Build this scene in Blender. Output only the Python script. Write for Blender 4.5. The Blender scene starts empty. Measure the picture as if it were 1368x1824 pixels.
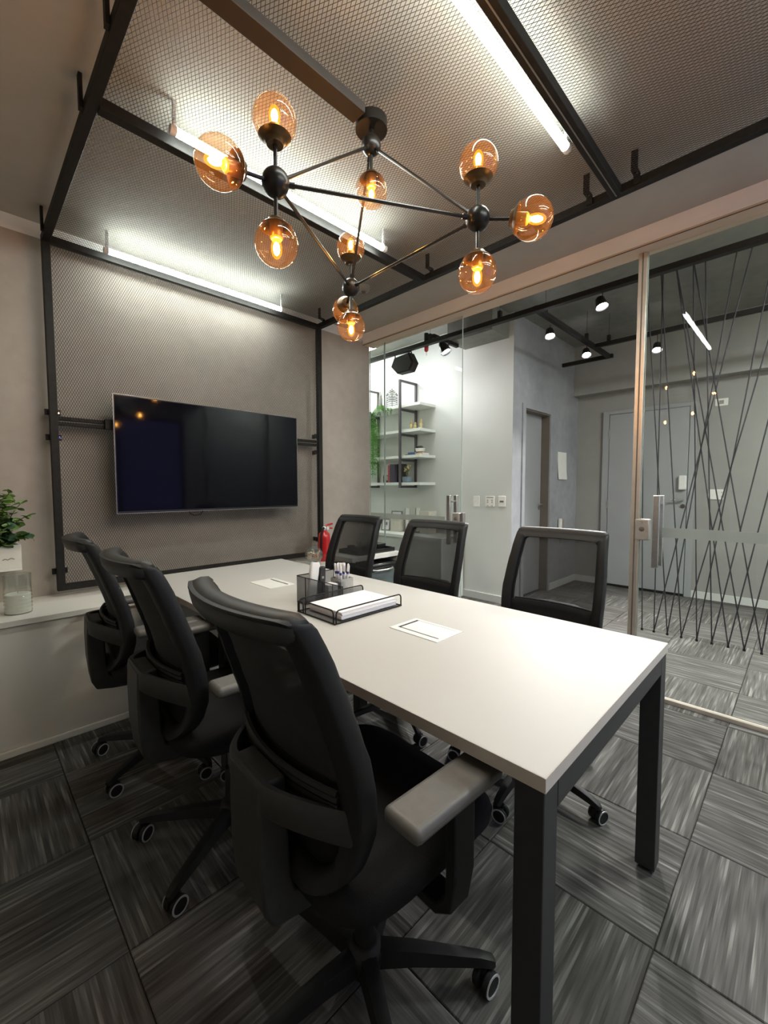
import bpy, bmesh, math, random
import numpy as np
from mathutils import Vector, Matrix, Quaternion

random.seed(7)
PI = math.pi
SC = bpy.context.scene
COL = SC.collection

# ------------------------------------------------------------------ camera, world, exposure
cam_d = bpy.data.cameras.new('camera')
cam = bpy.data.objects.new('camera', cam_d)
COL.objects.link(cam)
cam_d.sensor_fit = 'HORIZONTAL'
cam_d.sensor_width = 36.0
cam_d.lens = 754.99 / 1368 * 36.0
cam_d.clip_start = 0.02
_r = Vector((0.70702956, -0.70718077, -0.00213712))
_u = Vector((0.04220897, 0.03918294, 0.99834017))
_f = Vector((0.70592323, 0.70594622, -0.05755287))
cam.matrix_world = Matrix(((_r.x, _u.x, -_f.x, 0.0), (_r.y, _u.y, -_f.y, 0.0), (_r.z, _u.z, -_f.z, 1.23317), (0, 0, 0, 1)))
SC.camera = cam

w = bpy.data.worlds.new('dusk'); SC.world = w; w.use_nodes = True
w.node_tree.nodes['Background'].inputs[0].default_value = (0.10, 0.11, 0.46, 1)
w.node_tree.nodes['Background'].inputs[1].default_value = 2.6

SC.view_settings.view_transform = 'Standard'
SC.view_settings.look = 'None'
SC.view_settings.gamma = 1.0
SC.view_settings.use_curve_mapping = False
SC.view_settings.exposure = 0.5
SC.cycles.transparent_max_bounces = 40
SC.cycles.max_bounces = 12
SC.cycles.diffuse_bounces = 5
SC.cycles.caustics_reflective = False
SC.cycles.caustics_refractive = False
SC.cycles.sample_clamp_indirect = 4.0

LED_STRENGTH = 58.0
LED_BACK = 27.0
BULB_STRENGTH = 420.0
HALL_SPOT = 110.0
WALL_WASH = 3.5
HALL_FILL = 240.0

def area_light(name, loc, aim, sx, sy, power, color=(1, 1, 1), spread=PI):
    d = bpy.data.lights.new(name, 'AREA'); d.shape = 'RECTANGLE'; d.size = sx; d.size_y = sy
    d.energy = power; d.color = color; d.spread = spread
    o = bpy.data.objects.new(name, d); COL.objects.link(o); o.location = loc
    o.rotation_euler = (Vector(aim) - Vector(loc)).to_track_quat('-Z', 'Y').to_euler()
    return o
def spot_light(name, loc, aim, power, angle, color=(1, 1, 1), r=0.03, blend=0.6):
    d = bpy.data.lights.new(name, 'SPOT'); d.energy = power; d.spot_size = angle; d.spot_blend = blend
    d.color = color; d.shadow_soft_size = r
    o = bpy.data.objects.new(name, d); COL.objects.link(o); o.location = loc
    o.rotation_euler = (Vector(aim) - Vector(loc)).to_track_quat('-Z', 'Y').to_euler()
    return o

# ------------------------------------------------------------------ materials
MATS = {}
def new_mat(name):
    m = bpy.data.materials.new(name); m.use_nodes = True
    MATS[name] = m
    return m, m.node_tree.nodes, m.node_tree.links, m.node_tree.nodes['Principled BSDF']

def mat(name, color, rough=0.5, metal=0.0, noise=0.0, nscale=30.0, bump=0.0, bscale=200.0, spec=0.5, coat=0.0):
    """plain procedural surface: colour broken up by noise, optional fine bump"""
    m, N, L, b = new_mat(name)
    b.inputs['Base Color'].default_value = (*color, 1)
    b.inputs['Roughness'].default_value = rough
    b.inputs['Metallic'].default_value = metal
    b.inputs['Specular IOR Level'].default_value = spec
    b.inputs['Coat Weight'].default_value = coat
    tc = N.new('ShaderNodeTexCoord')
    if noise > 0:
        n = N.new('ShaderNodeTexNoise'); n.inputs['Scale'].default_value = nscale; n.inputs['Detail'].default_value = 6
        L.new(tc.outputs['Object'], n.inputs['Vector'])
        r = N.new('ShaderNodeValToRGB')
        r.color_ramp.elements[0].position = 0.3; r.color_ramp.elements[1].position = 0.7
        r.color_ramp.elements[0].color = (*[max(0, c * (1 - noise)) for c in color], 1)
        r.color_ramp.elements[1].color = (*[min(1, c * (1 + noise)) for c in color], 1)
        L.new(n.outputs['Fac'], r.inputs['Fac']); L.new(r.outputs['Color'], b.inputs['Base Color'])
    if bump > 0:
        n2 = N.new('ShaderNodeTexNoise'); n2.inputs['Scale'].default_value = bscale; n2.inputs['Detail'].default_value = 4
        L.new(tc.outputs['Object'], n2.inputs['Vector'])
        bp = N.new('ShaderNodeBump'); bp.inputs['Strength'].default_value = bump; bp.inputs['Distance'].default_value = 0.004
        L.new(n2.outputs['Fac'], bp.inputs['Height']); L.new(bp.outputs['Normal'], b.inputs['Normal'])
    return m

def emit(name, color, strength):
    m, N, L, b = new_mat(name)
    b.inputs['Base Color'].default_value = (*color, 1)
    b.inputs['Emission Color'].default_value = (*color, 1)
    b.inputs['Emission Strength'].default_value = strength
    return m

def thin_glass(name, tint, ior=1.5, rough=0.0, boost=1.0, veil=0.0, veil_col=(1, 1, 1)):
    """thin sheet of glass: tinted see-through plus a Fresnel mirror (lets lamp light through)"""
    m, N, L, b = new_mat(name)
    out = N['Material Output']; N.remove(b)
    tr = N.new('ShaderNodeBsdfTransparent'); tr.inputs[0].default_value = (*tint, 1)
    gl = N.new('ShaderNodeBsdfGlossy'); gl.inputs['Roughness'].default_value = rough
    # Schlick's Fresnel, the same from both sides of the sheet
    lw = N.new('ShaderNodeLayerWeight'); lw.inputs['Blend'].default_value = 0.5
    mx = N.new('ShaderNodeMixShader'); f0 = ((ior - 1) / (ior + 1)) ** 2 * boost
    pw = N.new('ShaderNodeMath'); pw.operation = 'POWER'; pw.inputs[1].default_value = 5.0
    mu = N.new('ShaderNodeMath'); mu.operation = 'MULTIPLY_ADD'; mu.inputs[1].default_value = 1 - f0; mu.inputs[2].default_value = f0; mu.use_clamp = True
    L.new(lw.outputs['Facing'], pw.inputs[0]); L.new(pw.outputs[0], mu.inputs[0]); L.new(mu.outputs[0], mx.inputs[0])
    first = tr.outputs[0]
    if veil > 0:
        df = N.new('ShaderNodeBsdfDiffuse'); df.inputs[0].default_value = (*veil_col, 1)
        mv = N.new('ShaderNodeMixShader'); mv.inputs[0].default_value = veil
        L.new(tr.outputs[0], mv.inputs[1]); L.new(df.outputs[0], mv.inputs[2]); first = mv.outputs[0]
    L.new(first, mx.inputs[1]); L.new(gl.outputs[0], mx.inputs[2]); L.new(mx.outputs[0], out.inputs['Surface'])
    return m

def plaster(name, c1, c2, scale=1.6, rough=0.75):
    """hand-trowelled burnt-cement plaster: big soft clouds over fine mottling"""
    m, N, L, b = new_mat(name)
    b.inputs['Roughness'].default_value = rough
    g = N.new('ShaderNodeNewGeometry')
    n1 = N.new('ShaderNodeTexNoise'); n1.inputs['Scale'].default_value = scale; n1.inputs['Detail'].default_value = 8; n1.inputs['Roughness'].default_value = 0.62
    n2 = N.new('ShaderNodeTexNoise'); n2.inputs['Scale'].default_value = scale * 9; n2.inputs['Detail'].default_value = 5
    for n in (n1, n2): L.new(g.outputs['Position'], n.inputs['Vector'])
    mx = N.new('ShaderNodeMath'); mx.operation = 'MULTIPLY_ADD'; mx.inputs[1].default_value = 0.35
    L.new(n2.outputs['Fac'], mx.inputs[0]); L.new(n1.outputs['Fac'], mx.inputs[2])
    r = N.new('ShaderNodeValToRGB'); r.color_ramp.elements[0].position = 0.42; r.color_ramp.elements[1].position = 0.92
    r.color_ramp.elements[0].color = (*c1, 1); r.color_ramp.elements[1].color = (*c2, 1)
    L.new(mx.outputs[0], r.inputs['Fac']); L.new(r.outputs['Color'], b.inputs['Base Color'])
    bp = N.new('ShaderNodeBump'); bp.inputs['Strength'].default_value = 0.12; bp.inputs['Distance'].default_value = 0.003
    L.new(n2.outputs['Fac'], bp.inputs['Height']); L.new(bp.outputs['Normal'], b.inputs['Normal'])
    return m

def carpet(name, along_x):
    """loop-pile carpet tile: broken light and dark yarn lines running one way"""
    m, N, L, b = new_mat(name)
    b.inputs['Roughness'].default_value = 0.95; b.inputs['Specular IOR Level'].default_value = 0.1
    g = N.new('ShaderNodeNewGeometry'); oi = N.new('ShaderNodeObjectInfo')
    sh = N.new('ShaderNodeVectorMath'); sh.operation = 'MULTIPLY_ADD'
    cmb = N.new('ShaderNodeCombineXYZ')
    for i in range(3): L.new(oi.outputs['Random'], cmb.inputs[i])
    sh.inputs[1].default_value = (13, 17, 5)
    L.new(cmb.outputs[0], sh.inputs[0]); L.new(g.outputs['Position'], sh.inputs[2])
    sp = N.new('ShaderNodeSeparateXYZ'); L.new(sh.outputs[0], sp.inputs[0])
    ALONG, ACROSS = ('X', 'Y') if along_x else ('Y', 'X')
    def yarn(per_m, along, detail):
        """noise that is constant across one yarn line and breaks up along it"""
        m1 = N.new('ShaderNodeMath'); m1.operation = 'MULTIPLY'; m1.inputs[1].default_value = per_m
        fl = N.new('ShaderNodeMath'); fl.operation = 'FLOOR'
        m2 = N.new('ShaderNodeMath'); m2.operation = 'MULTIPLY'; m2.inputs[1].default_value = 7.31
        m3 = N.new('ShaderNodeMath'); m3.operation = 'MULTIPLY'; m3.inputs[1].default_value = along
        L.new(sp.outputs[ACROSS], m1.inputs[0]); L.new(m1.outputs[0], fl.inputs[0]); L.new(fl.outputs[0], m2.inputs[0]); L.new(sp.outputs[ALONG], m3.inputs[0])
        c = N.new('ShaderNodeCombineXYZ'); L.new(m3.outputs[0], c.inputs[0]); L.new(m2.outputs[0], c.inputs[1])
        n = N.new('ShaderNodeTexNoise'); n.inputs['Scale'].default_value = 1; n.inputs['Detail'].default_value = detail
        L.new(c.outputs[0], n.inputs['Vector']); return n
    n1 = yarn(125, 3.4, 1.0); n2 = yarn(290, 9, 0.0); n3 = yarn(8, .5, 2.0)
    r1 = N.new('ShaderNodeValToRGB'); e = r1.color_ramp.elements
    e[0].position = 0.30; e[0].color = (0.060, 0.058, 0.054, 1); e[1].position = 0.56; e[1].color = (0.110, 0.107, 0.100, 1)
    e2 = r1.color_ramp.elements.new(0.72); e2.color = (0.215, 0.21, 0.195, 1)
    ad = N.new('ShaderNodeMath'); ad.operation = 'MULTIPLY_ADD'; ad.inputs[1].default_value = 0.30; ad.use_clamp = True
    L.new(n2.outputs['Fac'], ad.inputs[0])
    ml = N.new('ShaderNodeMath'); ml.operation = 'MULTIPLY_ADD'; ml.inputs[1].default_value = 0.95; ml.inputs[2].default_value = -0.14
    L.new(n1.outputs['Fac'], ml.inputs[0]); L.new(ml.outputs[0], ad.inputs[2])
    L.new(ad.outputs[0], r1.inputs['Fac'])
    mx = N.new('ShaderNodeMix'); mx.data_type = 'RGBA'; mx.blend_type = 'MULTIPLY'; mx.inputs[0].default_value = 1
    r3 = N.new('ShaderNodeValToRGB'); r3.color_ramp.elements[0].position = 0.3; r3.color_ramp.elements[1].position = 0.7
    r3.color_ramp.elements[0].color = (0.75, 0.74, 0.72, 1); r3.color_ramp.elements[1].color = (1.1, 1.1, 1.1, 1)
    L.new(n3.outputs['Fac'], r3.inputs['Fac'])
    L.new(r1.outputs['Color'], mx.inputs[6]); L.new(r3.outputs['Color'], mx.inputs[7]); L.new(mx.outputs[2], b.inputs['Base Color'])
    bp = N.new('ShaderNodeBump'); bp.inputs['Strength'].default_value = 0.5; bp.inputs['Distance'].default_value = 0.003
    L.new(n2.outputs['Fac'], bp.inputs['Height']); L.new(bp.outputs['Normal'], b.inputs['Normal'])
    return m

def woven(name, color, see, slant=0.0):
    """open weave that lets part of the light through; slant > 0 closes it for oblique light, as real threads do"""
    m, N, L, b = new_mat(name)
    b.inputs['Base Color'].default_value = (*color, 1); b.inputs['Roughness'].default_value = 0.8
    out = N['Material Output']
    tr = N.new('ShaderNodeBsdfTransparent'); mx = N.new('ShaderNodeMixShader'); mx.inputs[0].default_value = see
    if slant > 0:
        lw = N.new('ShaderNodeLayerWeight'); lw.inputs['Blend'].default_value = 0.5
        mr = N.new('ShaderNodeMapRange'); mr.inputs['From Min'].default_value = 0.15; mr.inputs['From Max'].default_value = slant
        mr.inputs['To Min'].default_value = see; mr.inputs['To Max'].default_value = 0.0
        L.new(lw.outputs['Facing'], mr.inputs['Value']); L.new(mr.outputs[0], mx.inputs[0])
    L.new(b.outputs[0], mx.inputs[1]); L.new(tr.outputs[0], mx.inputs[2]); L.new(mx.outputs[0], out.inputs['Surface'])
    return m

M_WALL = plaster('cement_plaster', (0.33, 0.295, 0.253), (0.44, 0.395, 0.345))
M_CEIL = plaster('ceiling_plaster', (0.39, 0.355, 0.31), (0.47, 0.43, 0.375), 1.0)
M_LINTEL = mat('lintel_paint', (0.62, 0.48, 0.36), 0.7, noise=0.05, nscale=3)
M_COVE = mat('cove_white', (0.80, 0.79, 0.76), 0.7, noise=0.04, nscale=3)
M_HWHITE = mat('hall_white_paint', (0.64, 0.655, 0.625), 0.75, noise=0.03, nscale=2)
M_HGREY = plaster('hall_burnt_cement', (0.235, 0.245, 0.262), (0.37, 0.378, 0.395), 1.4)
M_HFAR = plaster('hall_far_plaster', (0.27, 0.265, 0.248), (0.33, 0.325, 0.305), 1.0)
M_HCEIL = plaster('hall_concrete', (0.14, 0.14, 0.125), (0.24, 0.235, 0.21), 1.5)
M_DOOR = mat('grey_door_paint', (0.33, 0.34, 0.345), 0.5, noise=0.05, nscale=2)
M_JAMB = mat('brown_door_jamb', (0.135, 0.115, 0.095), 0.6, noise=0.1, nscale=5)
M_BASEB = mat('baseboard_white', (0.62, 0.63, 0.60), 0.5, noise=0.02)
M_SUB = mat('subfloor', (0.03, 0.03, 0.03), 0.9, noise=0.2)
M_CARX = carpet('carpet_lines_x', True)
M_CARY = carpet('carpet_lines_y', False)
M_BLACKMETAL = mat('black_painted_steel', (0.011, 0.010, 0.009), 0.6, 0.0, noise=0.3, nscale=40, spec=0.25)
M_MESHMETAL = mat('expanded_steel', (0.038, 0.032, 0.027), 0.6, 0.0, noise=0.15, nscale=60)
M_DUCT = mat('brown_cable_duct', (0.019, 0.012, 0.0075), 0.65, 0.0, noise=0.1)
M_GALV = mat('galvanised_steel', (0.22, 0.22, 0.20), 0.4, 0.6, noise=0.1)
M_TABLE = mat('table_laminate', (0.49, 0.475, 0.445), 0.5, noise=0.015, nscale=3, spec=0.3)
M_TABLEEDGE = mat('table_edge_band', (0.55, 0.50, 0.45), 0.5, noise=0.03)
M_TABLELEG = mat('graphite_steel', (0.024, 0.024, 0.026), 0.5, 0.0, noise=0.1)
M_PLASTIC = mat('black_plastic', (0.010, 0.010, 0.010), 0.5, spec=0.3, noise=0.15, nscale=50, bump=0.05, bscale=900)
M_PLASTIC2 = mat('dark_grey_plastic', (0.027, 0.027, 0.025), 0.5, spec=0.35, noise=0.12, nscale=50, bump=0.06, bscale=900)
M_FABRIC = mat('black_fabric', (0.011, 0.011, 0.011), 0.9, noise=0.3, nscale=400, bump=0.3, bscale=700, spec=0.2)
M_CHMESH = woven('chair_mesh_fabric', (0.010, 0.010, 0.010), 0.21, 0.62)
M_CHPAD = mat('armrest_polyurethane', (0.10, 0.094, 0.084), 0.45, noise=0.08, nscale=60)
M_CHROME = mat('chrome', (0.75, 0.75, 0.76), 0.12, 1.0, noise=0.02)
M_STEEL = mat('brushed_steel', (0.55, 0.54, 0.53), 0.3, 0.9, noise=0.08, nscale=80)
M_RING = mat('grey_wheel_ring', (0.42, 0.42, 0.43), 0.4, 0.2, noise=0.05)
M_BRONZE = mat('blackened_bronze', (0.016, 0.013, 0.011), 0.33, 0.4, noise=0.2, nscale=30)
M_CUP = mat('brown_lamp_cup', (0.09, 0.052, 0.018), 0.35, 0.5, noise=0.2, nscale=30)
M_SOCKET = mat('brass_socket', (0.62, 0.36, 0.10), 0.3, 0.5, noise=0.1)
M_GLOBE = thin_glass('amber_glass', (0.88, 0.76, 0.63), 1.5, 0.0, 1.6, 0.018, (0.75, 0.42, 0.14))
M_FILAMENT = emit('glowing_filament', (1.0, 0.60, 0.22), BULB_STRENGTH)
def glowing_glass(name, tint, color, strength):
    """amber bulb glass: lets the filament show through and glows a little itself"""
    m, N, L, b = new_mat(name); out = N['Material Output']; N.remove(b)
    tr = N.new('ShaderNodeBsdfTransparent'); tr.inputs[0].default_value = (*tint, 1)
    em = N.new('ShaderNodeEmission'); em.inputs[0].default_value = (*color, 1); em.inputs[1].default_value = strength
    ad = N.new('ShaderNodeAddShader'); L.new(tr.outputs[0], ad.inputs[0]); L.new(em.outputs[0], ad.inputs[1]); L.new(ad.outputs[0], out.inputs['Surface'])
    return m
M_BULB = glowing_glass('bulb_glass', (0.95, 0.80, 0.50), (1.0, 0.42, 0.04), 0.55)
M_TUBE = emit('led_tube_light', (0.93, 1.0, 0.955), LED_STRENGTH)
M_TUBEBACK = emit('led_tube_back', (0.88, 1.0, 0.93), LED_BACK)
M_TUBEEND = mat('led_end_cap', (0.7, 0.7, 0.72), 0.4, noise=0.02)
M_GLASS = thin_glass('partition_glass', (0.955, 0.970, 0.961), 1.45, 0.0, 0.42)
M_GLASSEDGE = mat('glass_edge_green', (0.30, 0.37, 0.335), 0.2, noise=0.05)
M_FROST = thin_glass('frosted_film', (0.80, 0.85, 0.81), 1.45, 0.35, 0.8, 0.55, (0.50, 0.54, 0.51))
M_ALU = mat('aluminium_profile', (0.62, 0.55, 0.47), 0.32, 0.55, noise=0.06, nscale=20)
M_LOCK = mat('satin_lock', (0.52, 0.48, 0.44), 0.38, 0.5, noise=0.05)
M_TVBODY = mat('tv_plastic', (0.010, 0.010, 0.011), 0.35, noise=0.1)
M_SCREEN = mat('tv_screen', (0.0035, 0.0035, 0.006), 0.06, noise=0.1, spec=0.10)
M_TVRIM = mat('tv_silver_rim', (0.32, 0.30, 0.28), 0.3, 0.7, noise=0.05)
M_CABINET = mat('cabinet_white', (0.76, 0.73, 0.68), 0.55, noise=0.03, nscale=2)
M_CABTOP = mat('cabinet_top_white', (0.78, 0.765, 0.71), 0.45, noise=0.02, nscale=3)
M_WHITE = mat('white_plastic', (0.80, 0.79, 0.77), 0.35, noise=0.02)
M_CERAMIC = mat('white_ceramic', (0.84, 0.83, 0.78), 0.35, noise=0.03)
M_PAPER = mat('paper_white', (0.80, 0.775, 0.80), 0.8, noise=0.02)
M_RED = mat('extinguisher_red', (0.50, 0.012, 0.014), 0.3, noise=0.05, coat=0.4)
M_BLACKGLOSS = mat('black_gloss', (0.012, 0.012, 0.012), 0.2, noise=0.1)
M_WAX = mat('candle_wax', (0.80, 0.81, 0.74), 0.6, noise=0.05)
M_CLEAR = thin_glass('clear_glass', (0.90, 0.92, 0.90), 1.5, 0.05, 2.2, 0.05, (0.7, 0.72, 0.7))
M_FRIDGEGLASS = mat('smoky_door_glass', (0.10, 0.125, 0.125), 0.12, noise=0.15, nscale=6)
M_WIREMESH = woven('fine_wire_mesh', (0.035, 0.033, 0.032), 0.64)
M_SOIL = mat('soil', (0.04, 0.028, 0.018), 0.9, noise=0.4)
M_STEM = mat('plant_stem', (0.10, 0.13, 0.04), 0.7, noise=0.2)
M_CORD = mat('dark_cord', (0.016, 0.014, 0.018), 0.85, noise=0.3, nscale=80)
M_SHELF = mat('shelf_white', (0.76, 0.78, 0.74), 0.5, noise=0.02)
M_WOODDARK = mat('dark_steel_frame', (0.065, 0.055, 0.060), 0.5, 0.2, noise=0.1)
M_HALLLAMP = emit('hall_lamp_face', (0.97, 0.95, 1.0), 42.0)
M_BLUE = mat('book_blue', (0.03, 0.10, 0.28), 0.5, noise=0.08)
M_NAVY = mat('book_navy', (0.035, 0.03, 0.055), 0.5, noise=0.1)
M_BOOKRED = mat('book_red', (0.42, 0.06, 0.05), 0.5, noise=0.1)
M_TAN = mat('book_tan', (0.48, 0.34, 0.22), 0.6, noise=0.1)
M_YELLOW = mat('pale_yellow', (0.62, 0.50, 0.24), 0.6, noise=0.1)
M_BLUEPOT = mat('blue_grey_pot', (0.16, 0.22, 0.27), 0.5, noise=0.1)
M_BEIGEBOX = mat('beige_box', (0.52, 0.49, 0.42), 0.6, noise=0.06)
M_PENMARK = mat('pen_blue', (0.04, 0.035, 0.22), 0.5, noise=0.1)
M_SLIT = mat('slit_brown', (0.13, 0.07, 0.045), 0.7, noise=0.1)
M_GREYMARK = mat('grey_mark', (0.30, 0.27, 0.24), 0.7, noise=0.1)
M_DETECTOR = mat('detector_white', (0.62, 0.61, 0.57), 0.5, noise=0.03)
def leaf_mat(name, c):
    m = mat(name, c, 0.5, noise=0.35, nscale=18)
    return m
M_LEAF = leaf_mat('leaf_green', (0.11, 0.20, 0.035))
M_LEAF2 = leaf_mat('leaf_dark', (0.035, 0.090, 0.045))
M_LEAF3 = leaf_mat('leaf_light', (0.24, 0.36, 0.13))
M_FERN = leaf_mat('fern_green', (0.10, 0.27, 0.04))
CANDY = [mat('candy_%s' % n, c, 0.35, noise=0.1) for n, c in
         (('orange', (0.65, 0.28, 0.08)), ('yellow', (0.68, 0.52, 0.14)), ('pink', (0.62, 0.26, 0.24)), ('green', (0.25, 0.42, 0.16)), ('cream', (0.70, 0.62, 0.48)))]

# ------------------------------------------------------------------ mesh builder
class MB:
    def __init__(s): s.v = []; s.f = []
    def add(s, vs, fs, M=None):
        o = len(s.v)
        s.v += [tuple(M @ Vector(p)) for p in vs] if M is not None else [tuple(p) for p in vs]
        s.f += [tuple(i + o for i in f) for f in fs]
        return s
    def box(s, x0, x1, y0, y1, z0, z1, M=None):
        vs = [(x0, y0, z0), (x1, y0, z0), (x1, y1, z0), (x0, y1, z0), (x0, y0, z1), (x1, y0, z1), (x1, y1, z1), (x0, y1, z1)]
        return s.add(vs, [(3, 2, 1, 0), (4, 5, 6, 7), (0, 1, 5, 4), (1, 2, 6, 5), (2, 3, 7, 6), (3, 0, 4, 7)], M)
    def loft(s, rings, cap=True, closed=True, loop=False, M=None):
        n = len(rings[0]); vs = [p for r in rings for p in r]; fs = []
        R = len(rings)
        for i in range(R if loop else R - 1):
            j = (i + 1) % R
            for k in range(n if closed else n - 1):
                l = (k + 1) % n
                fs.append((i * n + k, i * n + l, j * n + l, j * n + k))
        if cap and not loop:
            fs.append(tuple(range(n - 1, -1, -1))); fs.append(tuple((R - 1) * n + k for k in range(n)))
        return s.add(vs, fs, M)
    def lathe(s, prof, n=24, M=None, cap=True):
        return s.loft([[(r * math.cos(2 * PI * k / n), r * math.sin(2 * PI * k / n), z) for k in range(n)] for r, z in prof], cap=cap, M=M)
    def tube(s, pts, r, n=8, rs=None, closed=False):
        pts = [Vector(p) for p in pts]; rings = []; N = len(pts); up = None
        for i, p in enumerate(pts):
            if closed: t = pts[(i + 1) % N] - pts[i - 1]
            else: t = pts[min(i + 1, N - 1)] - pts[max(i - 1, 0)]
            t.normalize()
            if up is None:
                up = Vector((0, 0, 1)) if abs(t.z) < 0.9 else Vector((1, 0, 0))
            a = t.cross(up)
            if a.length < 1e-6: a = t.orthogonal()
            a.normalize(); b = a.cross(t).normalized(); up = b
            rr = rs[i] if rs else r
            rings.append([tuple(p + a * (rr * math.cos(2 * PI * k / n)) + b * (rr * math.sin(2 * PI * k / n))) for k in range(n)])
        return s.loft(rings, loop=closed)
    def sphere(s, c, r, n=16, m=10, sc=(1, 1, 1)):
        prof = []
        rings = []
        for i in range(m + 1):
            a = -PI / 2 + PI * i / m
            rr = max(1e-4, math.cos(a)) * r; z = math.sin(a) * r
            rings.append([(c[0] + sc[0] * rr * math.cos(2 * PI * k / n), c[1] + sc[1] * rr * math.sin(2 * PI * k / n), c[2] + sc[2] * z) for k in range(n)])
        return s.loft(rings)
    def build(s, name, material, parent=None, smooth=False, bevel=0.0, seg=2, angle=40):
        me = bpy.data.meshes.new(name)
        me.from_pydata(s.v, [], s.f); me.update()
        if smooth or bevel:
            me.shade_smooth(); me.set_sharp_from_angle(angle=math.radians(angle))
        me.materials.append(material)
        o = bpy.data.objects.new(name, me); COL.objects.link(o)
        if parent is not None: o.parent = parent
        if bevel:
            md = o.modifiers.new('bevel', 'BEVEL'); md.width = bevel; md.segments = seg; md.limit_method = 'ANGLE'; md.angle_limit = math.radians(50)
        return o
def bx(*a): return MB().box(*a)
def tag(o, label=None, cat=None, group=None, kind=None):
    if label: o['label'] = label
    if cat: o['category'] = cat
    if group: o['group'] = group
    if kind: o['kind'] = kind
    return o
def thing(name, loc, label, cat, group=None, rz=0.0):
    o = bpy.data.objects.new(name, None); COL.objects.link(o)
    o.empty_display_size = 0.05; o.location = loc; o.rotation_euler = (0, 0, rz)
    return tag(o, label, cat, group)
def copy_tree(o, parent=None):
    c = o.copy(); COL.objects.link(c)
    if parent is not None: c.parent = parent
    for ch in list(o.children): copy_tree(ch, c)
    return c
def struct(o, label=None): return tag(o, label, kind='structure')
def orient(d):
    """matrix turning +Z into direction d"""
    return Vector(d).normalized().to_track_quat('Z', 'Y').to_matrix().to_4x4()

# ------------------------------------------------------------------ room shell
ZC = 2.655          # meeting-room ceiling
YW = 3.004          # wall behind the television
XG = 2.817          # glass partition
HC = 3.0            # hall ceiling
X0, Y0 = -1.35, -1.35
TS = 0.495
floor = struct(bx(X0 - .1, 5.95, Y0 - .1, 5.1, -0.12, -0.007).build('floor', M_SUB))
def carpet_tile(x0, x1, y0, y1, ax):
    e = 0.0012; h = 0.0; c = 0.0025
    x0 += e; x1 -= e; y0 += e; y1 -= e
    vs = [(x0, y0, -0.007), (x1, y0, -0.007), (x1, y1, -0.007), (x0, y1, -0.007), (x0, y0, h - c), (x1, y0, h - c), (x1, y1, h - c), (x0, y1, h - c),
          (x0 + c, y0 + c, h), (x1 - c, y0 + c, h), (x1 - c, y1 - c, h), (x0 + c, y1 - c, h)]
    fs = [(0, 1, 5, 4), (1, 2, 6, 5), (2, 3, 7, 6), (3, 0, 4, 7), (4, 5, 9, 8), (5, 6, 10, 9), (6, 7, 11, 10), (7, 4, 8, 11), (8, 9, 10, 11)]
    MB().add(vs, fs).build('carpet_tile', M_CARX if ax else M_CARY, floor)
for i in range(-4, 12):
    for j in range(-4, 10):
        xa, xb = 0.27 + i * TS, 0.27 + (i + 1) * TS
        ya, yb = 0.245 + j * TS, 0.245 + (j + 1) * TS
        xa, xb = max(xa, X0), min(xb, 5.75); ya, yb = max(ya, Y0), min(yb, 5.0)
        if xb - xa < 0.02 or yb - ya < 0.02: continue
        if xa < XG - 0.3 and ya > 2.53: continue
        if xa < XG and ya > YW: continue
        if xa > 4.02 and ya > 2.2: continue
        carpet_tile(xa, xb, ya, yb, (i + j) % 2 == 1)
struct(bx(X0, XG - 0.006, YW, YW + 0.12, 0, ZC + 0.34).build('wall_back', M_WALL))
struct(bx(X0 - .1, X0, Y0, YW, 0, ZC + .1).build('wall_left', M_BASEB))
wf = MB()                                        # wall behind the camera with a window opening
wf.box(X0, 0.75, Y0 - .12, Y0, 0, ZC + .1); wf.box(0.75, 2.55, Y0 - .12, Y0, 0, 0.85); wf.box(0.75, 2.55, Y0 - .12, Y0, 2.3, ZC + .1); wf.box(2.55, 2.9, Y0 - .12, Y0, 0, ZC + .1)
struct(wf.build('wall_front', M_BASEB))
wn = struct(bx(0.75, 2.55, Y0 - .07, Y0 - .064, 0.85, 2.3).build('window_3', M_CLEAR))
wfr = MB()
for a in ((0.75, 0.80, .85, 2.3), (2.50, 2.55, .85, 2.3), (1.63, 1.67, .85, 2.3), (0.8, 2.5, .85, .9), (.8, 2.5, 2.25, 2.3)):
    wfr.box(a[0], a[1], Y0 - .09, Y0 - .05, a[2], a[3])
wfr.build('window_frame', M_BLACKMETAL, wn)
struct(bx(X0, 2.735, Y0, YW, ZC, ZC + 0.1).build('ceiling', M_CEIL))
struct(bx(2.73, 2.86, Y0, YW, 2.562, HC).build('trim_1', M_LINTEL))
# shallow plaster cove round the top of the walls
cv = MB()
ring = lambda y: [(2.7295, y, 2.655), (2.708, y, 2.655), (2.712, y, 2.640), (2.722, y, 2.600), (2.7255, y, 2.574), (2.7295, y, 2.574)]
cv.loft([ring(Y0), ring(YW)]); struct(cv.build('trim_2', M_COVE))
cv = MB(); ring2 = lambda x: [(x, YW, 2.655), (x, YW - .020, 2.655), (x, YW - .016, 2.64), (x, YW - .006, 2.60), (x, YW - .004, 2.585), (x, YW, 2.585)]
cv.loft([ring2(X0), ring2(2.71)]); struct(cv.build('trim_3', M_COVE))
struct(bx(2.7265, 2.73, Y0, YW, 2.560, 2.5645).build('trim_4', M_JAMB))
struct(bx(2.8, 2.834, Y0, YW, 0.0, 0.022).build('trim_5', M_ALU))

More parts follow.
